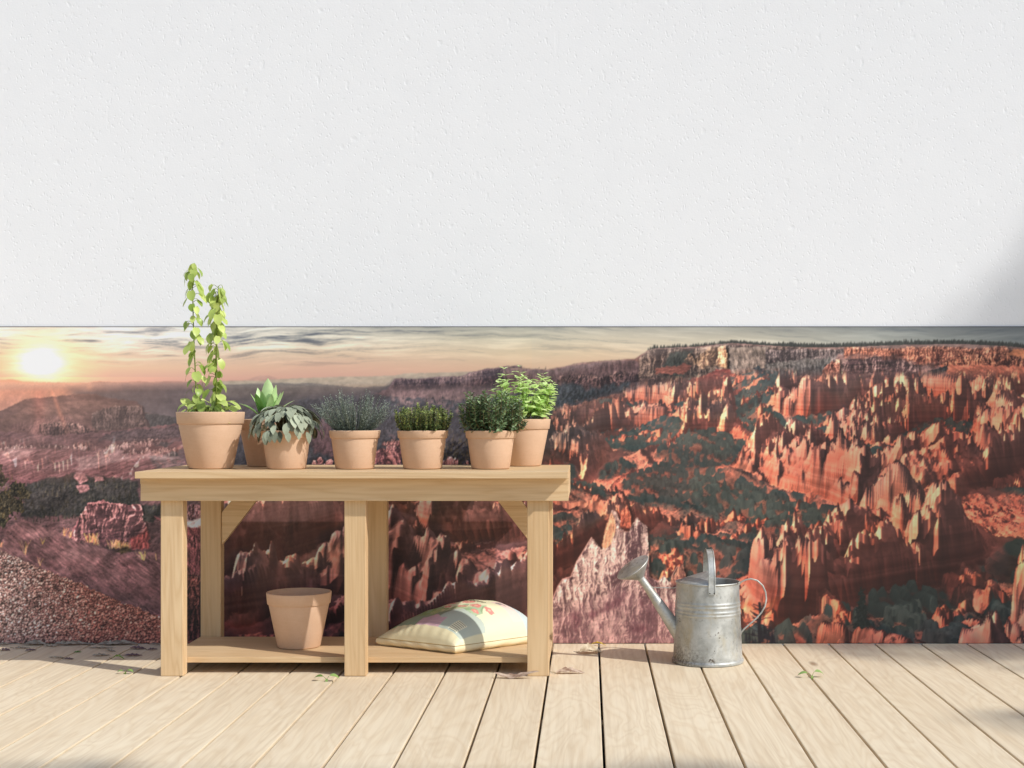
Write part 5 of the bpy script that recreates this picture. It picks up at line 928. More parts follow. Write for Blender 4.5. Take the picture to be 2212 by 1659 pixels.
# ---------------------------------------------------------------- bench
bench = thing('potting_bench', 'light pine potting bench with open lower shelf and three pairs of legs', 'bench', (-.645, -.35, 0))
BO = Vector(bench.location)
def bpart(name, m, boxes, bev=.0013):
    mb = MB(); 
    for bx in boxes: mb.box(bx[0] - BO.x, bx[1] - BO.x, bx[2] - BO.y, bx[3] - BO.y, bx[4], bx[5])
    return bevel(mb.build(name, m, bench), bev)
TZ = .5633
bpart('tabletop', M['bench_x'], [(-1.2222, -.0536, -.617, -.11, TZ - .018, TZ)])
bpart('apron', M['bench_x'], [(-1.2205, -.0530, -.572, -.5545, .482, TZ - .0183)])
bpart('apron', M['bench_x'], [(-1.2205, -.0530, -.170, -.1525, .482, TZ - .0183)])
bpart('apron', M['bench_y'], [(-1.2205, -1.2025, -.5543, -.1702, .486, TZ - .0183)]); bpart('apron', M['bench_y'], [(-.071, -.0530, -.5543, -.1702, .486, TZ - .0183)])
for x0, x1 in ((-1.2212, -1.1690), (-.1050, -.0523)): bpart('rail_end', M['bench_x'], [(x0, x1, -.5734, -.5721, TZ - .0345, TZ - .0186)], .0004)
for x0, x1 in ((-1.1713, -1.1100), (-.6678, -.6085), (-.1662, -.1066)):
    bpart('leg', M['bench_z'], [(x0, x1, -.5538, -.511, .0005, TZ - .0185)], .0022)
    bpart('leg', M['bench_z'], [(x0, x1, -.1522, -.1102, .0005, TZ - .0185)], .0022)
bpart('shelf', M['bench_x'], [(-1.171, -.1066, -.5105, -.1525, .0300, .0455)])
def brace(poly):
    mb = MB(); y0, y1 = -.1475, -.1255; P = [(PX(u, 4.45 + y0) - BO.x, min(PZ(v, 4.45 + y0), TZ - .0187)) for u, v in poly]; n = len(P)
    mb.add([(x, y0 - BO.y, z) for x, z in P] + [(x, y1 - BO.y, z) for x, z in P], [tuple(range(n)), tuple(range(n, 2 * n))[::-1]] + [(i, n + i, n + (i + 1) % n, (i + 1) % n) for i in range(n)])
    bevel(mb.build('brace', M['bench_x'], bench), .001)
brace([(478.5, 1178), (602, 1017), (549, 1017), (478.5, 1108)]); brace([(1149.5, 1177), (1149.5, 1112), (1078, 1017), (1026, 1017)])
# ---------------------------------------------------------------- flower pots
def pot(root, rt, rb, h, rimh):
    k = rt - .004; zr = h - rimh; rz = lambda z: rb + (k - .0035 - rb) * z / zr; wt = .0045
    b = MB(); b.lathe([(0, .0006), (rb - .003, .0006), (rb, .0035), (rz(zr), zr), (rz(zr) + .0005, zr + .006), (rz(zr) - wt, zr + .006), (rz(zr) - wt, zr), (rb - wt, .006), (0, .006)], 72)
    p = smooth_by_angle(recalc(b.build('pot', M['pot'], root)), 50)
    r = MB(); q = zr
    r.lathe([(rz(zr) + .0006, q), (k - .001, q), (k + .0002, q + .0012), (rt - .0008, h - .0012), (rt - .002, h), (rt - .0055, h), (rt - .0065, h - .0012), (rz(zr) - wt + .0004, q + .0045), (rz(zr) + .0006, q)], 72)
    smooth_by_angle(recalc(r.build('rim', M['pot'], p)), 50); return p
def soil(root, r, z, seed=1):
    g = random.Random(seed); mb = MB(); n = 26; vs = [(0, 0, z + .004)]; fs = []
    for ring in range(1, 6):
        for i in range(n):
            a = 2 * math.pi * i / n; q = r * ring / 5; vs.append((q * math.cos(a), q * math.sin(a), z + (g.uniform(-.002, .003) if ring < 5 else 0)))
    fs += [(0, 1 + i, 1 + (i + 1) % n) for i in range(n)]
    for ring in range(4): fs += [(1 + ring * n + i, 1 + (ring + 1) * n + i, 1 + (ring + 1) * n + (i + 1) % n, 1 + ring * n + (i + 1) % n) for i in range(n)]
    mb.add(vs, fs); mb.build('soil', M['soil'], root, True)
GP = 'terracotta pots of plants on the bench'
def place(u, v, rb, zt):                        # pot centre from where its front foot touches a level
    dd = 4.45 * (.7246 - zt) * 690 / (v - 890) + rb; return (PX(u, dd), dd - 4.45, zt + .0004)
BIG, SML, MID = (.0964, .063, .1613, .034), (.0732, .0545, .1090, .0222), (.0860, .0575, .1400, .030)
def potted(name, label, u, v, dims, zt=TZ, cat='potted plant', group=GP, soilf=.93):
    c = place(u, v, dims[1], zt); root = thing(name, label, cat, c, group); pot(root, *dims)
    if soilf: soil(root, dims[0] - .0075, dims[2] * soilf, len(name))
    return root
V3 = Vector
def sph(g): 
    z = g.uniform(-1, 1); a = g.uniform(0, 2 * math.pi); r = math.sqrt(1 - z * z); return V3((r * math.cos(a), r * math.sin(a), z))
# climbing vine
M['vine'] = leafmat('vine_leaf', L3(128, 160, 60), L3(220, 232, 136), .38, .38, .5)
def vine():
    r = potted('potted_vine', 'largest pot with tall lime green vines climbing straight above it', 455, 1014, BIG); g = random.Random(11)
    st = MB(); lf = MB(); S = 1 / (690 * 1.1)
    def px(u, v, y=0): return V3(((u - 455) * S, y, .1613 - (v - 890) * S))
    stems = [([(427, 900), (424, 830), (420, 740), (417.5, 660), (416.5, 600), (417, 572)], -.004, 54), ([(466, 900), (467, 800), (468, 720), (470, 650), (471, 617)], .004, 56), ([(461, 900), (462, 800), (463.5, 720), (464, 650), (462, 628)], .022, 38)]
    for pts, y, n in stems:
        P = [px(u, v, y) for u, v in pts]; st.tube(P, [.0021, .002, .0018, .0016, .0013, .0009][:len(P)], 7)
        for i in range(n):
            t = (i + g.random() * .6) / n * (len(P) - 1); k = min(int(t), len(P) - 2); p = P[k].lerp(P[k + 1], t - k)
            a = g.uniform(0, 2 * math.pi); frac = t / (len(P) - 1); out = V3((math.cos(a), .8 * math.sin(a), 0)); L = g.uniform(.024, .037) * (.72 if frac > .96 else 1)
            pet = g.uniform(.006, .022); b = p + out * pet + V3((0, 0, g.uniform(.0, .008))); st.tube([p, p.lerp(b, .6) + V3((0, 0, .003)), b], [.0009, .0007, .0006], 5)
            dr = (out * g.uniform(.1, .75) + V3((g.uniform(-.3, .3), g.uniform(-.3, .3), -g.uniform(.6, 1.2)))).normalized()
            lf.leaf(b, b + dr * L, out + V3((0, -.5, .3)) , L * g.uniform(.62, .82), g.uniform(.15, 1), 5, g.uniform(.05, .35), g.uniform(-.02, .12), 1)
    for i in range(46):                                       # the bushy foot
        a = g.uniform(0, 2 * math.pi); q = g.uniform(.2, 1) ** .6 * .072; bu = g.uniform(.148, .205) - q * .25; p = V3((math.cos(a) * q * .25, math.sin(a) * q * .25, .15)); b = V3((math.cos(a) * q, math.sin(a) * q * .8, bu))
        st.tube([p, p.lerp(b, .5) + V3((0, 0, .02)), b], [.0011, .0009, .0006], 5); out = V3((math.cos(a), math.sin(a), 0)); L = g.uniform(.028, .042)
        dr = (out * g.uniform(.3, 1) + V3((g.uniform(-.4, .4), g.uniform(-.4, .4), g.uniform(-.9, .5)))).normalized(); lf.leaf(b, b + dr * L, out * .4 + V3((0, -.3, 1)), L * .7, g.uniform(.1, 1), 5, .2, g.uniform(0, .14), 1)
    for i in range(9):                                        # curling tendrils
        p = px(*g.choice([(420, g.uniform(600, 850)), (468, g.uniform(640, 850))])); sg = g.choice([-1, 1]); st.tube([p, p + V3((sg * .012, -.004, .006)), p + V3((sg * .022, -.005, -.004)), p + V3((sg * .025, -.005, -.02))], .0005, 4)
    st.build('stem', M['stem'], r, True); lf.build('foliage', M['vine'], r, True)
vine()
# broad pointed rosette
M['agave'] = leafmat('agave_leaf', L3(98, 148, 60), L3(214, 240, 176), .30, .42, .5)
def agave():
    r = potted('potted_agave', 'pot half hidden behind the largest one, with broad upright pointed green leaves', 577, 1009, MID); g = random.Random(3); lf = MB(); z0 = .128
    def blade(az, lean, L, w, tone, n=9):
        out = V3((math.cos(az), math.sin(az), 0)); pts = []; vs = []; fs = []
        side = V3((-math.sin(az), math.cos(az), 0))
        for i in range(n + 1):
            t = i / n; th = lean * (.45 + .75 * t); 
            p = (pts[-1] + (out * math.sin(th) + V3((0, 0, math.cos(th)))) * L / n) if i else V3((out.x * .008, out.y * .008, z0)); pts.append(p)
            hw = w * .5 * (.42 + .9 * t - .15 * t * t) * (1 - t ** 3.2) ** .9 * 1.05 + .0003; nr = (out * math.cos(th) - V3((0, 0, math.sin(th))))
            for q in (-1, -.55, 0, .55, 1): vs.append(p + side * hw * q - nr * hw * .5 * (abs(q) ** 2 * -1 + .6) * .55)
        for i in range(n):
            for j in range(4): a = i * 5 + j; fs.append((a, a + 1, a + 6, a + 5))
        lf.add(vs, fs, tone)
    for az, le, L, w, tn in ((1.6, .04, .134, .050, .9), (-.3, .22, .116, .045, .85), (-.15, .5, .106, .040, .85), (2.6, .32, .110, .043, .8), (3.3, .5, .098, .034, .4), (-2.2, .45, .096, .042, .08), (-1.9, .25, .098, .03, .5), (-1.0, .42, .092, .029, .55), (.7, .45, .1, .027, .7), (1.2, .55, .1, .026, .6), (2.2, .6, .1, .026, .5), (3.6, 1.05, .098, .022, .4), (.1, .95, .102, .022, .95), (-2.7, .95, .085, .02, .45)): blade(az, le, L, w, tn)
    lf.build('foliage', M['agave'], r, True)
agave()
# grey sage
M['sage'] = leafmat('sage_leaf', L3(66, 72, 58), L3(184, 190, 162), .12, .68, .25)
def sage():
    r = potted('potted_sage', 'pot with drooping grey green oval leaves hanging over its rim', 619, 1014.6, SML); g = random.Random(8); lf = MB(); st = MB()
    for i in range(230):
        a = g.uniform(0, 2 * math.pi); lv = g.random(); q = .024 + .086 * math.sin(lv * 1.5) ** .8 * g.uniform(.8, 1.05); z = .108 + .070 * math.cos(lv * 1.62) * g.uniform(.85, 1.05)
        o = V3((math.cos(a), math.sin(a), 0)); b = o * (q - .012) + V3((0, 0, z)); L = g.uniform(.030, .042)
        dr = (o * (1.15 - .8 * lv) + V3((g.uniform(-.25, .25), g.uniform(-.25, .25), -.28 - 1.0 * lv))).normalized()
        lf.leaf(b, b + dr * L, o * .8 + V3((0, 0, .9)), L * g.uniform(.46, .58), g.uniform(.35, 1) if g.random() < .8 else g.uniform(0, .3), 5, .16, .07, 0)
        if i % 4 == 0: st.tube([o * .012 + V3((0, 0, .09)), b.lerp(V3((0, 0, .12)), .5) + V3((0, 0, .012)), b], [.0013, .001, .0008], 5)
    lf.build('foliage', M['sage'], r, True); st.build('stem', M['twig'], r, True)
sage()
# lavender: upright needled stems
M['lav'] = leafmat('lavender_needle', L3(54, 70, 54), L3(168, 176, 162), .14, .6, .3)
M['lavstem'] = plain('grey_green_stem', L3(84, 92, 80), .7, .2)
def lavender():
    r = potted('potted_lavender', 'pot with thin grey green needled stems fanning upward, right of the sage', 766.4, 1014.6, SML); g = random.Random(21); lf = MB(); st = MB()
    for i in range(170):
        a = g.uniform(0, 2 * math.pi); q = math.sqrt(g.random()); le = q * .86 + g.uniform(-.08, .08); L = g.uniform(.092, .138) * (1 - .12 * q); o = V3((math.cos(a), math.sin(a), 0)); p = o * q * .042 + V3((0, 0, .098)); pts = [p]
        for k in range(6): t = k / 5; th = le * (1.08 - .25 * t); p = p + (o * math.sin(th) + V3((0, 0, math.cos(th)))) * L / 6; pts.append(p)
        st.tube(pts, [.0007] * 4 + [.0006, .0005, .0003], 4)
        for k in range(58):
            t = g.random() ** .85 * 6; j = min(int(t), 5); b = pts[j].lerp(pts[j + 1], t - j); ax = (pts[j + 1] - pts[j]).normalized(); dr = (ax * .75 + sph(g) * .85).normalized(); LL = g.uniform(.0045, .0085) * (1 - t * .07)
            lf.leaf(b, b + dr * LL, sph(g), .0016, min(1, max(0, t / 6 * .8 + g.uniform(-.3, .35))), 2, .1, 0, 2)
    lf.build('foliage', M['lav'], r); st.build('stem', M['lavstem'], r, True)
lavender()
# leafy sprigs: opposite pairs up a stem
def sprigs(lf, st, g, n, spread, hgt, z0, r0, leafL, ratio, node, lean, tonef, pairs=2, shape=3, tilt=.3, segs=3):
    for i in range(n):
        a = g.uniform(0, 2 * math.pi); q = math.sqrt(g.random()); o = V3((math.cos(a), math.sin(a), 0)); h = hgt * g.uniform(.75, 1.08) * (1 - .30 * q * q); p0 = o * q * r0 + V3((0, 0, z0)); tip = o * q * spread + V3((g.uniform(-.006, .006), g.uniform(-.006, .006), z0 + h)); m = p0.lerp(tip, .5) + o * (q * spread * lean)
        pts = [p0, p0.lerp(m, .6), m, m.lerp(tip, .55), tip]; st.tube(pts, [.001, .0009, .0008, .0007, .0004], 4)
        Ln = sum((pts[k + 1] - pts[k]).length for k in range(4)); cnt = max(3, int(Ln / node))
        for k in range(cnt):
            t = (.12 + .88 * (k + 1) / cnt) * 4; j = min(int(t), 3); b = pts[j].lerp(pts[j + 1], t - j); ax = (pts[j + 1] - pts[j]).normalized(); rot = (k % 2) * math.pi / 2 + g.uniform(-.5, .5); s1 = ax.orthogonal().normalized(); s2 = ax.cross(s1); L = leafL * g.uniform(.75, 1.15) * (1 if k < cnt - 1 else .6)
            for e in range(pairs):
                ang = rot + 2 * math.pi * e / pairs; dr = (s1 * math.cos(ang) + s2 * math.sin(ang) + ax * g.uniform(.1, tilt * 2) + V3((0, 0, g.uniform(-.25, .15)))).normalized()
                lf.leaf(b, b + dr * L, ax + V3((0, 0, .4)), L * ratio * g.uniform(.85, 1.1), tonef(g, t / 4, b), segs, g.uniform(.05, .25), g.uniform(-.05, .1), shape)
M['thyme'] = leafmat('thyme_leaf', L3(58, 78, 44), L3(212, 226, 132), .2, .5, .4)
def thyme():
    r = potted('potted_thyme', 'pot with a low mound of tiny yellow edged leaves', 913, 1014.6, SML); g = random.Random(5); lf = MB(); st = MB()
    sprigs(lf, st, g, 150, .088, .088, .094, .054, .0085, .62, .0048, .12, lambda g, t, b: (g.uniform(.4, 1) if g.random() < .04 + .36 * t * t else g.uniform(0, .28)), 3, 0, .5, 2)
    lf.build('foliage', M['thyme'], r); st.build('stem', M['twig'], r, True)
thyme()
M['oreg'] = leafmat('oregano_leaf', L3(54, 76, 42), L3(150, 172, 122), .14, .40, .5)
def oregano():
    r = potted('potted_oregano', 'pot with a dense dark green bush of small leaves, right front of bench', 1060, 1014.6, SML); g = random.Random(6); lf = MB(); st = MB()
    sprigs(lf, st, g, 95, .094, .132, .094, .05, .0160, .52, .0088, .2, lambda g, t, b: min(1, max(0, g.gauss(.42, .25))), 2, 0, .45, 3)
    sprigs(lf, st, g, 55, .106, .060, .098, .055, .0150, .52, .0088, .25, lambda g, t, b: min(1, max(0, g.gauss(.35, .25))), 2, 0, .45, 3)
    lf.build('foliage', M['oreg'], r); st.build('stem', M['twig'], r, True)
oregano()
M['mint'] = leafmat('mint_leaf', L3(172, 212, 102), L3(236, 250, 186), .40, .45, .45)
def mint():
    r = potted('potted_mint', 'pot behind the dark bush, with loose stems of bright light green leaves', 1128, 1008, MID); g = random.Random(14); lf = MB(); st = MB()
    sprigs(lf, st, g, 42, .108, .172, .122, .05, .0290, .62, .0215, .06, lambda g, t, b: min(1, max(0, g.gauss(.62, .22))), 2, 0, .25, 5)
    sprigs(lf, st, g, 30, .098, .09, .124, .06, .0275, .62, .019, .1, lambda g, t, b: min(1, max(0, g.gauss(.5, .22))), 2, 0, .25, 5)
    lf.build('foliage', M['mint'], r, True); st.build('stem', M['stem'], r, True)
mint()
potted('flower_pot', 'empty terracotta pot standing on the lower shelf', 646, 1404.6, (.0940, .0615, .1590, .0335), .0455, 'flower pot', None, 0)
# ---------------------------------------------------------------- sack of compost on the shelf
def sack():
    F = V3((-.372, -.478, 0)); Lc = V3((-.622, -.318, 0)); e1 = Lc - F; e2 = V3((.250, .226, 0)); N = 150; zb = .0458
    root = thing('compost_sack', 'plump cream sack printed with red poppies lying on the lower shelf', 'sack', (F.x + e1.x / 2 + e2.x / 2, F.y + e1.y / 2 + e2.y / 2, zb)); C = V3(root.location)
    gx = random.Random(2); ph = [gx.uniform(0, 6) for _ in range(8)]
    def outline(s, t):                                          # square with soft corners, edges drawn in a little
        a, b = 2 * s - 1, 2 * t - 1; k = 1 - .035 * (a * a * b * b) ; a2 = a * (1 - .045 * (1 - b * b)) * k; b2 = b * (1 - .045 * (1 - a * a)) * k; return (a2 + 1) / 2, (b2 + 1) / 2
    def surf(s, t, up=0.):
        a, b = outline(s, t); p = F + e1 * a + e2 * b; A_, B_ = 2 * s - 1, 2 * t - 1
        hb = max(0, (1 - abs(A_) ** 2.6)) ** .62 * max(0, (1 - abs(B_) ** 3.0)) ** .52
        tilt = .062 + .042 * t + .020 * (1 - s); edge = math.exp(-t * 11) ; pl = .0016 * edge * math.sin(s * 62 + ph[0] + 2 * math.sin(s * 9)) * (1 - abs(A_) ** 4) * min(1, t * 30)
        z = .0225 + tilt * hb + pl + .0016 * math.sin(s * 17 + t * 9 + ph[1]) * hb + .001 * math.sin(t * 31 - s * 12 + ph[2]) * hb + .004 * math.exp(-((t - .55) / .12) ** 2) * math.sin(s * 4) * hb
        return V3((p.x, p.y, zb + z + up))
    def ink(s, t):
        n = math.sin(s * 40 + math.sin(t * 31)) * math.sin(t * 37 + math.sin(s * 23)); cr = (226, 221, 184); c = cr
        if t < .075: c = (222, 210, 170) if s > .05 else (230, 216, 178)
        top = .30 + .08 * math.sin(s * 5.5 + .6) + .02 * math.sin(s * 21)
        if .075 <= t < top and s > .02: c = (142, 152, 126) if s > .40 else (182, 191, 176)
        if .075 <= t < .30 and s > .80: c = (132, 140, 118)
        if .075 <= t < .11 and s > .84: c = (112, 176, 112)
        if .075 <= t < .19 + .02 * math.sin(s * 30) and .31 < s < .60: c = (206, 172, 174) if (math.sin(t * 420) > -.4) else (190, 154, 166)
        if .09 < t < .22 and .09 < s < .20: c = (230, 226, 196) if (math.sin(t * 330) > -.55 or abs(s - .145) > .045) else (120, 124, 110)
        if top <= t < top + .13 + .05 * math.sin(s * 33) + .03 * n and .16 < s < .86: c = (172, 190, 152) if n > -.1 else (146, 168, 128)
        if .20 < t < .38 and .5 < s < .74 and n > -.35: c = (138, 156, 104)
        if top - .02 < t < top + .12 and .3 < s < .6 and abs(math.sin((s + t * .5) * 90)) > .88: c = (212, 206, 150)
        for fs, ft, ra, rb in ((.30, 0.595, .062, .032), (.48, 0.665, .075, .034), (.40, 0.530, .055, .03), (.62, 0.575, .07, .03), (.22, 0.515, .04, .024), (.56, 0.505, .04, .022), (.70, 0.665, .06, .026), (.17, 0.630, .05, .03)):
            ft -= .10; dd = ((s - fs) / ra) ** 2 + ((t - ft) / rb) ** 2
            if dd < 1 + .25 * math.sin(math.atan2(t - ft, s - fs) * 5 + fs * 50): c = (222, 140, 128) if dd > .12 else (236, 186, 160)
        if t > .69 and .05 < s < .34: c = (230, 202, 190)
        if t > .80 and s < .36: c = (190, 202, 200)
        return c
    vs = []; fs = []; cs = []
    for i in range(N + 1):
        for j in range(N + 1): s, t = i / N, j / N; vs.append(tuple(surf(s, t) - C)); cs.append(ink(s, t))
    fs = [(i * (N + 1) + j, i * (N + 1) + j + 1, (i + 1) * (N + 1) + j + 1, (i + 1) * (N + 1) + j) for i in range(N) for j in range(N)]
    ring = [(i, 0) for i in range(N)] + [(N, j) for j in range(N)] + [(i, N) for i in range(N, 0, -1)] + [(0, j) for j in range(N, 0, -1)]; m = len(ring); K = len(vs); cen = F + (e1 + e2) / 2
    for q in range(1, 5):                                        # side wall: bulges a little, tucks under at the foot
        for i, j in ring:
            p = surf(i / N, j / N); o = V3((p.x - cen.x, p.y - cen.y, 0)).normalized(); f = q / 4; wv = .0012 * math.sin(i * .21 + j * .17 + q)
            p = p + o * (.0045 * math.sin(f * math.pi * .8) - .013 * f ** 3 + wv); p.z = zb + .0225 - (.0219 if q == 4 else .0223 * f) ; vs.append(tuple(p - C)); cs.append((230, 214, 174))
    for q in range(4):
        for k in range(m):
            a = [ring[k][0] * (N + 1) + ring[k][1], ring[(k + 1) % m][0] * (N + 1) + ring[(k + 1) % m][1]] if q == 0 else [K + (q - 1) * m + k, K + (q - 1) * m + (k + 1) % m]
            fs.append((a[0], a[1], K + q * m + (k + 1) % m, K + q * m + k))
    fs.append(tuple(K + 3 * m + k for k in range(m)))
    me = bpy.data.meshes.new('sack_body'); me.from_pydata(vs, [], fs); at = me.attributes.new('print', 'FLOAT_COLOR', 'POINT')
    at.data.foreach_set('color', np.concatenate([lin(np.array(cs)), np.ones((len(cs), 1))], 1).astype(np.float32).ravel()); me.materials.append(M['bag']); o = bpy.data.objects.new('sack_body', me); col.objects.link(o); o.parent = root; recalc(o)
    smooth_by_angle(o, 60)
    sm = MB(); P = [surf(i / N, j / N) - C for i, j in ring[::3]]; P.append(P[0]); sm.tube(P, .0011, 6, 0, 1, False); sm.build('seam', M['seam'], root, True)
    def text(body, s0, t0, size, m, name, bold=0.):
        cu = bpy.data.curves.new('lettering', 'FONT'); cu.body = body; cu.size = 1; cu.resolution_u = 3; cu.offset = bold; ob = bpy.data.objects.new('lettering', cu); col.objects.link(ob)
        dg = bpy.context.evaluated_depsgraph_get(); tm = bpy.data.meshes.new_from_object(ob.evaluated_get(dg)); bpy.data.objects.remove(ob)
        bm = bmesh.new(); bm.from_mesh(tm); bmesh.ops.subdivide_edges(bm, edges=[e for e in bm.edges if e.calc_length() > .12], cuts=2)
        L1, L2 = e1.length, e2.length
        for v in bm.verts: s = s0 - v.co.x * size / L1; t = t0 + v.co.y * size / L2; v.co = surf(min(.99, max(.01, s)), min(.99, max(.01, t)), .0009) - C
        bm.to_mesh(tm); bm.free(); tm.materials.clear(); tm.materials.append(m); tm.name = name; x = bpy.data.objects.new(name, tm); col.objects.link(x); x.parent = root
    text('Purpose', .64, .585, .030, M['ink'], 'lettering', .01); text('er', .30, .70, .034, M['greyink'], 'lettering', .03)
sack()
# ---------------------------------------------------------------- watering can
def can():
    cx, cy = .3479, -.324; r = thing('watering_can', 'weathered galvanised watering can standing on the deck before the mural', 'watering can', (cx, cy, .0005)); Z = M['zinc']
    body = MB(); prof = [(0, .0035), (.0985, .0035), (.1015, .0), (.1035, .0015), (.1040, .006), (.1028, .0105), (.1002, .0125)]
    Rz = lambda z: .1000 + (.0905 - .1000) * (z - .0125) / (.2318 - .0125)
    z = .02
    while z < .226:
        bead = sum(.0016 * math.exp(-((z - c) / .0026) ** 2) for c in (.1745, .165, .1515, .1425)); prof.append((Rz(z) + bead, z)); z += .0021
    prof += [(Rz(.2275), .2275), (.0928, .2290), (.0938, .2312), (.0928, .2335), (.0905, .2330), (.0888, .2300), (.0888, .12), (.094, .02), (0, .02)]
    body.lathe(prof, 112); b = smooth_by_angle(recalc(body.build('body', Z, r)), 40)
    hd = MB(); vs = []; fs = []; n1, n2 = 24, 12                   # half lid, arching up to its free edge
    for i in range(n1 + 1):
        a = math.pi / 2 + math.pi * i / n1
        for j in range(n2 + 1):
            q = j / n2; xe, ye = .0895 * math.cos(a), .0895 * math.sin(a); x, y = xe * q + .004 * (1 - q), ye; arch = .031 * math.sqrt(max(0, 1 - (ye / .0895) ** 2)); vs.append((x, y, .2315 + arch * (1 - q) ** .8 * (1 - .0 * q)))
    for i in range(n1):
        for j in range(n2): k = i * (n2 + 1) + j; fs.append((k, k + 1, k + n2 + 2, k + n2 + 1))
    hd.add(vs, fs); h = hd.build('lid', Z, r, True); md = h.modifiers.new('thick', 'SOLIDIFY'); md.thickness = .0012
    st = MB(); pts = []; nrm = []                                 # top carrying strap from the front rim to the back rim
    for i in range(33):
        t = math.pi * i / 32; pts.append(V3((.004, -.0925 * math.cos(t), .2330 + .091 * math.sin(t) ** .72))); 
    pts = [V3((.004, -.0945, .205)), V3((.004, -.0940, .222))] + pts + [V3((.004, .0940, .222)), V3((.004, .0945, .205))]
    vs = []; fs = []; hw = .0102
    for i, p in enumerate(pts):
        dd = (pts[min(i + 1, len(pts) - 1)] - pts[max(i - 1, 0)]).normalized(); nn = V3((1, 0, 0)).cross(dd) * -1; w_ = hw * (.98 if 1 < i < len(pts) - 2 else 1.06)
        for sx, k in ((-1, .0026), (-.82, .0034), (-.7, .0012), (.7, .0012), (.82, .0034), (1, .0026), (1, -.0004), (-1, -.0004)): vs.append(p + V3((sx * w_, 0, 0)) + nn * -k)
    for i in range(len(pts) - 1):
        for j in range(8): fs.append((i * 8 + j, i * 8 + (j + 1) % 8, (i + 1) * 8 + (j + 1) % 8, (i + 1) * 8 + j))
    fs += [tuple(range(8)), tuple(range((len(pts) - 1) * 8, len(pts) * 8))]; st.add(vs, fs); hs = smooth_by_angle(recalc(st.build('carry_handle', Z, r)), 40)
    rv = MB()
    for sx in (-.0062, .0062):
        rv.lathe([(0, .0014), (.0012, .0010), (.0018, 0)], 12)
        for k in range(len(rv.v) - 36, len(rv.v)): x, y, z = rv.v[k]; rv.v[k] = (.004 + sx + x, -.0982 - z, .2095 + y)
    rv.build('rivet', M['dark_metal'], hs, True)
    S = 1 / (690 * 1.0785)
    def q(x, y, dy=0): return V3(((1323 + .16922 * x - 1528.9) * S, dy, .7241 - (1177.2 + .16922 * y - 890) * S))
    sp = MB(); A0, A1 = q(890, 1190), q(372, 430); ax = (A1 - A0).normalized(); prs = []
    rad0, rad1 = .0215, .0098
    P = []; Q = []
    for i in range(29):
        t = i / 28; P.append(A0.lerp(A1, t)); rr = rad0 + (rad1 - rad0) * t + .0016 * math.exp(-((t - .60) / .012) ** 2) + .0006 * (t < .6); Q.append(rr)
    sp.tube(P, Q, 28, up=(0, 1, 0)); s = recalc(sp.build('spout', Z, r, True))
    ro = MB(); dn = ax; u1 = V3((0, 1, 0)); u2 = dn.cross(u1); c0 = q(365, 425); cd = q(258, 282); vs = []; fs = []; n = 56
    rows = [(c0 - ax * .006, .0100), (c0, .0108)]; nrm2 = (V3((-.56, -.22, .80))).normalized(); a1 = V3((.80, 0, .56)).normalized(); a1 = (a1 - nrm2 * a1.dot(nrm2)).normalized(); a2 = nrm2.cross(a1)
    rd = .0535
    def ringv(cn, rr, d1, d2): return [cn + d1 * math.cos(2 * math.pi * i / n) * rr + d2 * math.sin(2 * math.pi * i / n) * rr for i in range(n)]
    u2 = a1 - ax * a1.dot(ax); u2.normalize(); u1 = ax.cross(u2)
    R_ = [ringv(c0 - ax * .008, .0100, u2, u1), ringv(c0, .0110, u2, u1), ringv(cd - nrm2 * .003, rd - .001, a1, a2), ringv(cd - nrm2 * .0008, rd + .0006, a1, a2), ringv(cd + nrm2 * .0008, rd, a1, a2), ringv(cd + nrm2 * .0012, rd * .95, a1, a2), ringv(cd + nrm2 * .006, rd * .5, a1, a2), ringv(cd + nrm2 * .0078, rd * .1, a1, a2)]
    vs = [p for rg in R_ for p in rg]; fs = [(k * n + i, k * n + (i + 1) % n, (k + 1) * n + (i + 1) % n, (k + 1) * n + i) for k in range(len(R_) - 1) for i in range(n)]; fs.append(tuple(range((len(R_) - 1) * n, len(R_) * n)))
    ro.add(vs, fs); rose = smooth_by_angle(recalc(ro.build('rose', Z, r)), 30)
    hl = MB(); g = random.Random(1)
    for ringi, cnt in ((.25, 5), (.5, 10), (.75, 15)):
        for k in range(cnt):
            a = 2 * math.pi * k / cnt; c = cd + nrm2 * (.0088 - .0079 * ringi ** 1.15) + a1 * math.cos(a) * rd * ringi + a2 * math.sin(a) * rd * ringi
            hl.add([c + a1 * .0012 * math.cos(t * math.pi / 4) + a2 * .0012 * math.sin(t * math.pi / 4) for t in range(8)], [tuple(range(8))])
    hl.build('sprinkler_holes', M['dark_metal'], rose)
    wr = MB(); wr.tube([q(470, 508), q(500, 535), q(535, 545), q(700, 547), q(790, 549), q(818, 536), q(826, 510), q(834, 488)], .0012, 8, up=(0, 1, 0)); wr.build('brace_wire', Z, r, True)
    hp = [(1606, 560), (1610, 515), (1640, 475), (1700, 445), (1770, 432), (1850, 455), (1920, 520), (1955, 600), (1966, 690), (1950, 780), (1905, 860), (1840, 935), (1760, 1005), (1690, 1065), (1650, 1110), (1632, 1160)]
    H_ = [q(*p) for p in hp]; hb = MB(); hb.tube(H_, .0023, 10, flat=.5, up=(0, 1, 0)); hb.build('rear_handle', Z, r, True)
can()
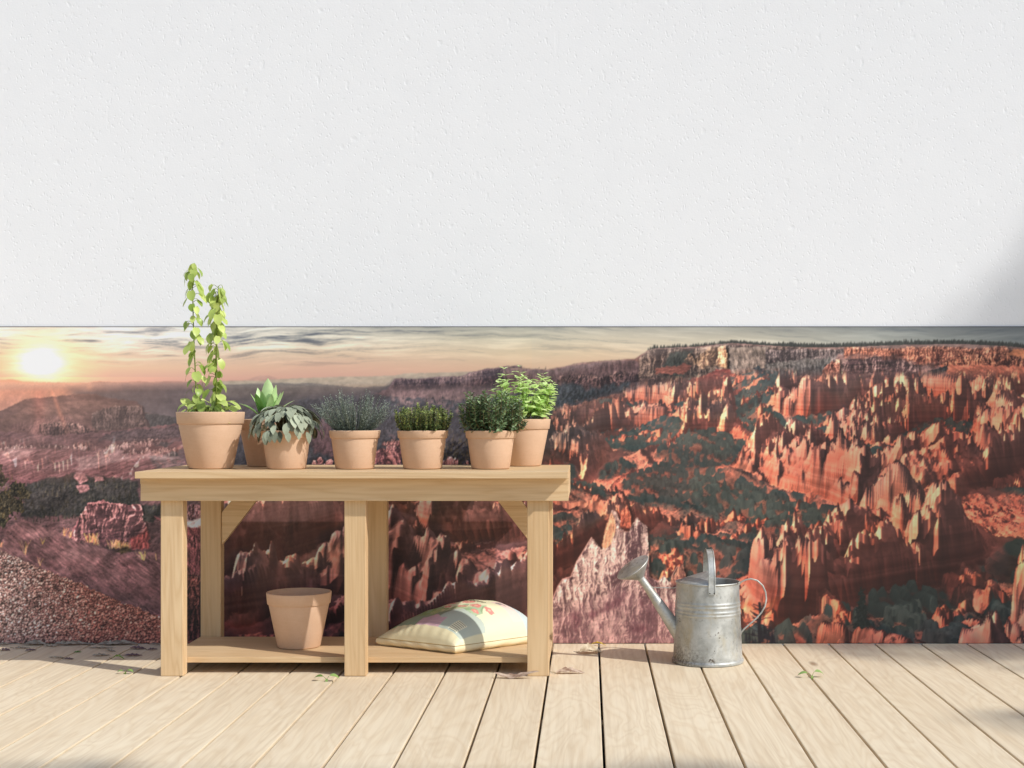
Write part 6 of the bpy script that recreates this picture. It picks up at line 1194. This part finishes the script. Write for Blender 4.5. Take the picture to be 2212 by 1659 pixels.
# ---------------------------------------------------------------- fallen leaves
def dead(name, dark, light): M[name] = leafmat(name, dark, light, .08, .7, .25)
dead('dry_grey', L3(134, 122, 106), L3(196, 184, 164)); dead('dry_pale', L3(170, 146, 116), L3(228, 212, 182)); dead('dry_mauve', L3(140, 110, 90), L3(206, 184, 162)); dead('yellow_leaf', L3(190, 150, 40), L3(232, 206, 70)); dead('green_leaf', L3(82, 116, 44), L3(146, 172, 100)); dead('dry_purple', L3(92, 72, 78), L3(140, 118, 120))
def curled(name, label, cat, u, v, L, w, az, m, lift=.01, bend=.3, roll=.35, group=None, seed=1, stalk=True, parts=None, z=.0, tilt=.0):
    """one dry blade, cupped and crinkled, lying at a point of the deck"""
    x, y = deck_at(u, v); y = min(y, -.012); root = thing(name, label, cat, (x, y, .0012 + z), group); g = random.Random(seed); mb = MB(); n, k = 14, 8; vs = []; d_ = V3((math.cos(az), math.sin(az), 0)); s_ = V3((-math.sin(az), math.cos(az), 0)); zs = []
    for i in range(n + 1):
        t = i / n; hw = w * .5 * math.sin(math.pi * t ** .85) ** .8 * (1 + .12 * math.sin(i * 2.4 + seed)) + .0002
        for j in range(k + 1):
            q = 2 * j / k - 1; zz = roll * abs(q) ** 1.6 * hw + tilt * q * hw + lift * math.sin(t * math.pi * (1 + bend)) + .0016 * math.sin(i * 1.7 + j * 1.3 + seed) * (hw / w) * 2 + lift * bend * t * t
            vs.append(d_ * (t - .5) * L + s_ * (q * hw * (1 - .3 * roll) + .1 * L * bend * (t - .5) ** 2) + V3((0, 0, zz))); zs.append(zz)
    mn = min(zs); vs = [p - V3((0, 0, mn)) for p in vs]; k1 = k + 1
    for a in range(n):
        for b in range(k): mb.add([vs[a * k1 + b], vs[a * k1 + b + 1], vs[(a + 1) * k1 + b + 1], vs[(a + 1) * k1 + b]], [(0, 1, 2, 3)], min(1, max(0, .5 + .4 * math.sin(a * .9 + b * .7 + seed) + g.uniform(-.2, .2))))
    o = mb.build('blade', m, root); bm = bmesh.new(); bm.from_mesh(o.data); bmesh.ops.remove_doubles(bm, verts=bm.verts, dist=1e-6); bm.to_mesh(o.data); bm.free(); o.data.polygons.foreach_set('use_smooth', [True] * len(o.data.polygons))
    if stalk:
        st = MB(); b0 = vs[k // 2]; st.tube([b0, b0 - d_ * L * .12 + V3((0, 0, .001)), b0 - d_ * L * .26 + V3((0, 0, .003))], [.0009, .0008, .0006], 5); st.build('stalk', M['twig'], root, True)
    return root
gl = 'dead leaves blown against the wall at the left end'
rows_ = [(77, 1379, 260, .6, .1, 'dry_grey', .022, 'big grey dead leaf curling against the mural, nearest the left edge'), (82, 1388.5, 210, .5, .2, 'dry_grey', .012, None), (10, 1391, 150, .5, .2, 'dry_grey', .01, None), (48, 1401, 180, .35, .2, 'dry_grey', .006, None), (10, 1405, 160, .5, -.3, 'dry_purple', .009, 'purple brown dead leaf lying at the left edge of the deck'), (67, 1406, 130, .5, .5, 'dry_purple', .006, None),
         (140, 1389.5, 260, .45, .15, 'dry_grey', .016, None), (166, 1389, 300, .4, .35, 'dry_grey', .018, None), (264, 1391, 380, .38, .3, 'dry_grey', .024, 'largest grey dead leaf, raised on edge left of the bench'), (234, 1384, 260, .5, -.1, 'dry_grey', .014, None), (219, 1401, 330, .12, .05, 'dry_grey', .006, 'thin straw coloured stalk lying among the dead leaves'), (298, 1402, 210, .5, -.15, 'dry_purple', .010, 'purple dead leaf close to the bench leg, nearer the wall of two'), (288, 1417, 210, .42, .05, 'dry_purple', .007, 'purple oval dead leaf lying flat near the bench leg'), (219, 1417, 200, .45, .2, 'dry_grey', .010, None),
         (126, 1422, 250, .14, -.1, 'dry_grey', .006, None), (149, 1425, 110, .5, .3, 'dry_purple', .007, 'small jagged purple dead leaf at the edge of the bench shadow'), (168, 1410, 90, .4, .4, 'green_leaf', .006, 'tiny green brown leaf in the middle of the dead leaves'), (239, 1407, 180, .3, -.5, 'dry_grey', .008, None), (337, 1392, 130, .4, .2, 'dry_grey', .008, None), (110, 1397, 200, .3, .0, 'dry_grey', .006, None), (195, 1393, 160, .4, -.2, 'dry_grey', .009, None), (330, 1404, 120, .5, .4, 'dry_purple', .006, None)]
common = 'grey brown dead leaf in the litter along the wall, left of the bench'
for i, (u, v, L, ra, az, m, lift, lab) in enumerate(rows_):
    v = max(v, 1393); Lm = 1.2 * L * .16112 / (690 * 1.06); curled('dead_leaf', lab or common, 'leaf', u, v, Lm, Lm * max(.11, ra * .8), az, M[m], lift * .16, .25 + .1 * (i % 4), .18, gl, i + 1, i % 3 == 0, tilt=(.22 if L > 250 else .12) if ra > .2 else 0)
curled('dead_leaf', 'pale curled dry leaf on the deck left of the watering can', 'leaf', 1278, 1411, .074, .050, .25, M['dry_pale'], .006, .5, .35, None, 31, tilt=.25)
curled('yellow_leaf', 'small narrow yellow leaf lying at the foot of the mural', 'leaf', 1293, 1395, .048, .012, -.05, M['yellow_leaf'], .006, .2, .3, None, 32)
curled('dead_leaf', 'long pinkish dry leaf bent upward in front of the right bench leg', 'leaf', 1116, 1466, .125, .018, -.10, M['dry_mauve'], -.010, .4, .2, None, 33, tilt=.45)
curled('dead_leaf', 'pale folded dry leaf beside the right bench leg', 'leaf', 1232, 1455, .082, .021, .10, M['dry_mauve'], .005, .3, .25, None, 34, tilt=.4)
def sprig(u, v, label, s=1., seed=1, flip=1):
    x, y = deck_at(u, v); r = thing('leaf_sprig', label, 'sprig', (x, y, .001), 'green leaf sprigs on the deck'); g = random.Random(seed); st = MB(); lf = MB()
    for k, (dx, dz, L, w) in enumerate(((-.020, .010, .026, .014), (.014, .013, .026, .017), (.0, .006, .012, .006))):
        b = V3((dx * flip * s * .45, g.uniform(-.004, .004), dz * s)); st.tube([V3((0, 0, .0008)), b * .5 + V3((0, 0, .003)), b], [.0009, .0007, .0006], 5); d_ = V3((dx * flip, g.uniform(-.006, .006), -.004)).normalized()
        lf.leaf(b, b + d_ * L * s, V3((0, -.25, 1)), w * s, g.uniform(.3, 1), 6, .22, .12, 0)
    for k in range(3): st.tube([V3((0, 0, .0015)), V3((g.uniform(-.006, .006), g.uniform(-.012, .002), .0008))], .0007, 5)
    lf.build('leaf', M['green_leaf'], r, True); st.build('stem', M['stem'], r, True)
sprig(706, 1472, 'green two leaved sprig in front of the middle bench leg', 1.15, 2); sprig(1754, 1464, 'green two leaved sprig on the deck right of the watering can', 1.15, 5); sprig(272, 1455, 'small green sprig left of the bench legs', .72, 7)
curled('green_leaf', 'light green leaf at the sunny edge of the litter left of the bench', 'leaf', 256, 1425, .036, .016, .1, M['green_leaf'], .006, .3, .4, None, 41)
# ---------------------------------------------------------------- garden tree out of frame whose crown shades the right end of the wall
M['tree'] = leafmat('tree_leaf', L3(44, 66, 28), L3(92, 120, 56), .2, .5, .3)
def shade_tree():
    r = thing('garden_tree', 'leafy garden tree standing on the right, throwing soft shade across wall and deck', 'tree', (7.4, -3.9, -.16)); g = random.Random(9); t = MB(); lf = MB(); o = V3(r.location)
    t.tube([V3((0, 0, 0)), V3((.05, .02, 1.4)), V3((-.05, .08, 2.8)), V3((-.2, .2, 4.2))], [.16, .13, .11, .07], 12)
    blobs = []
    def ray(wx, wz, s, wy=0.): return V3((wx, wy, wz)) + SUN * (s / abs(SUN.y)) - o
    for wx, wz, s, rad in ((1.60, .85, 3.6, .55), (1.25, .45, 3.4, .42), (1.62, 1.05, 3.5, .36), (2.1, .8, 3.6, .7), (1.0, -.12, 3.3, .32), (2.5, 1.2, 3.4, .8), (1.5, .05, 3.3, .5), (1.35, .8, 3.5, .30), (1.36, .80, 3.7, .42), (1.22, .60, 3.6, .30)): blobs.append((ray(wx, wz, s), rad))
    for wx, wy, s, rad in ((-1.05, -1.56, 2.9, .09), (.22, -1.62, 2.9, .11), (1.1, -1.15, 2.9, .14), (1.7, -.75, 3.0, .3), (.7, -1.85, 2.8, .12)): blobs.append((V3((wx, wy, 0)) + SUN * (s / abs(SUN.y)) - o, rad))
    for c, rad in blobs:
        t.tube([V3((-.1, .1, 3.2)), V3((-.1, .1, 3.2)).lerp(c, .5) + V3((0, 0, .25)), c], [.028, .016, .007], 7)
        for i in range(int((430 if rad > .28 else 260) * rad)):
            p = c + sph(g) * rad * g.random() ** .45; L = g.uniform(.08, .14); lf.leaf(p, p + sph(g) * L, sph(g), L * .6, g.random(), 2, .15, .05, 0)
    t.build('trunk', M['twig'], r, True); lf.build('crown', M['tree'], r)
shade_tree()
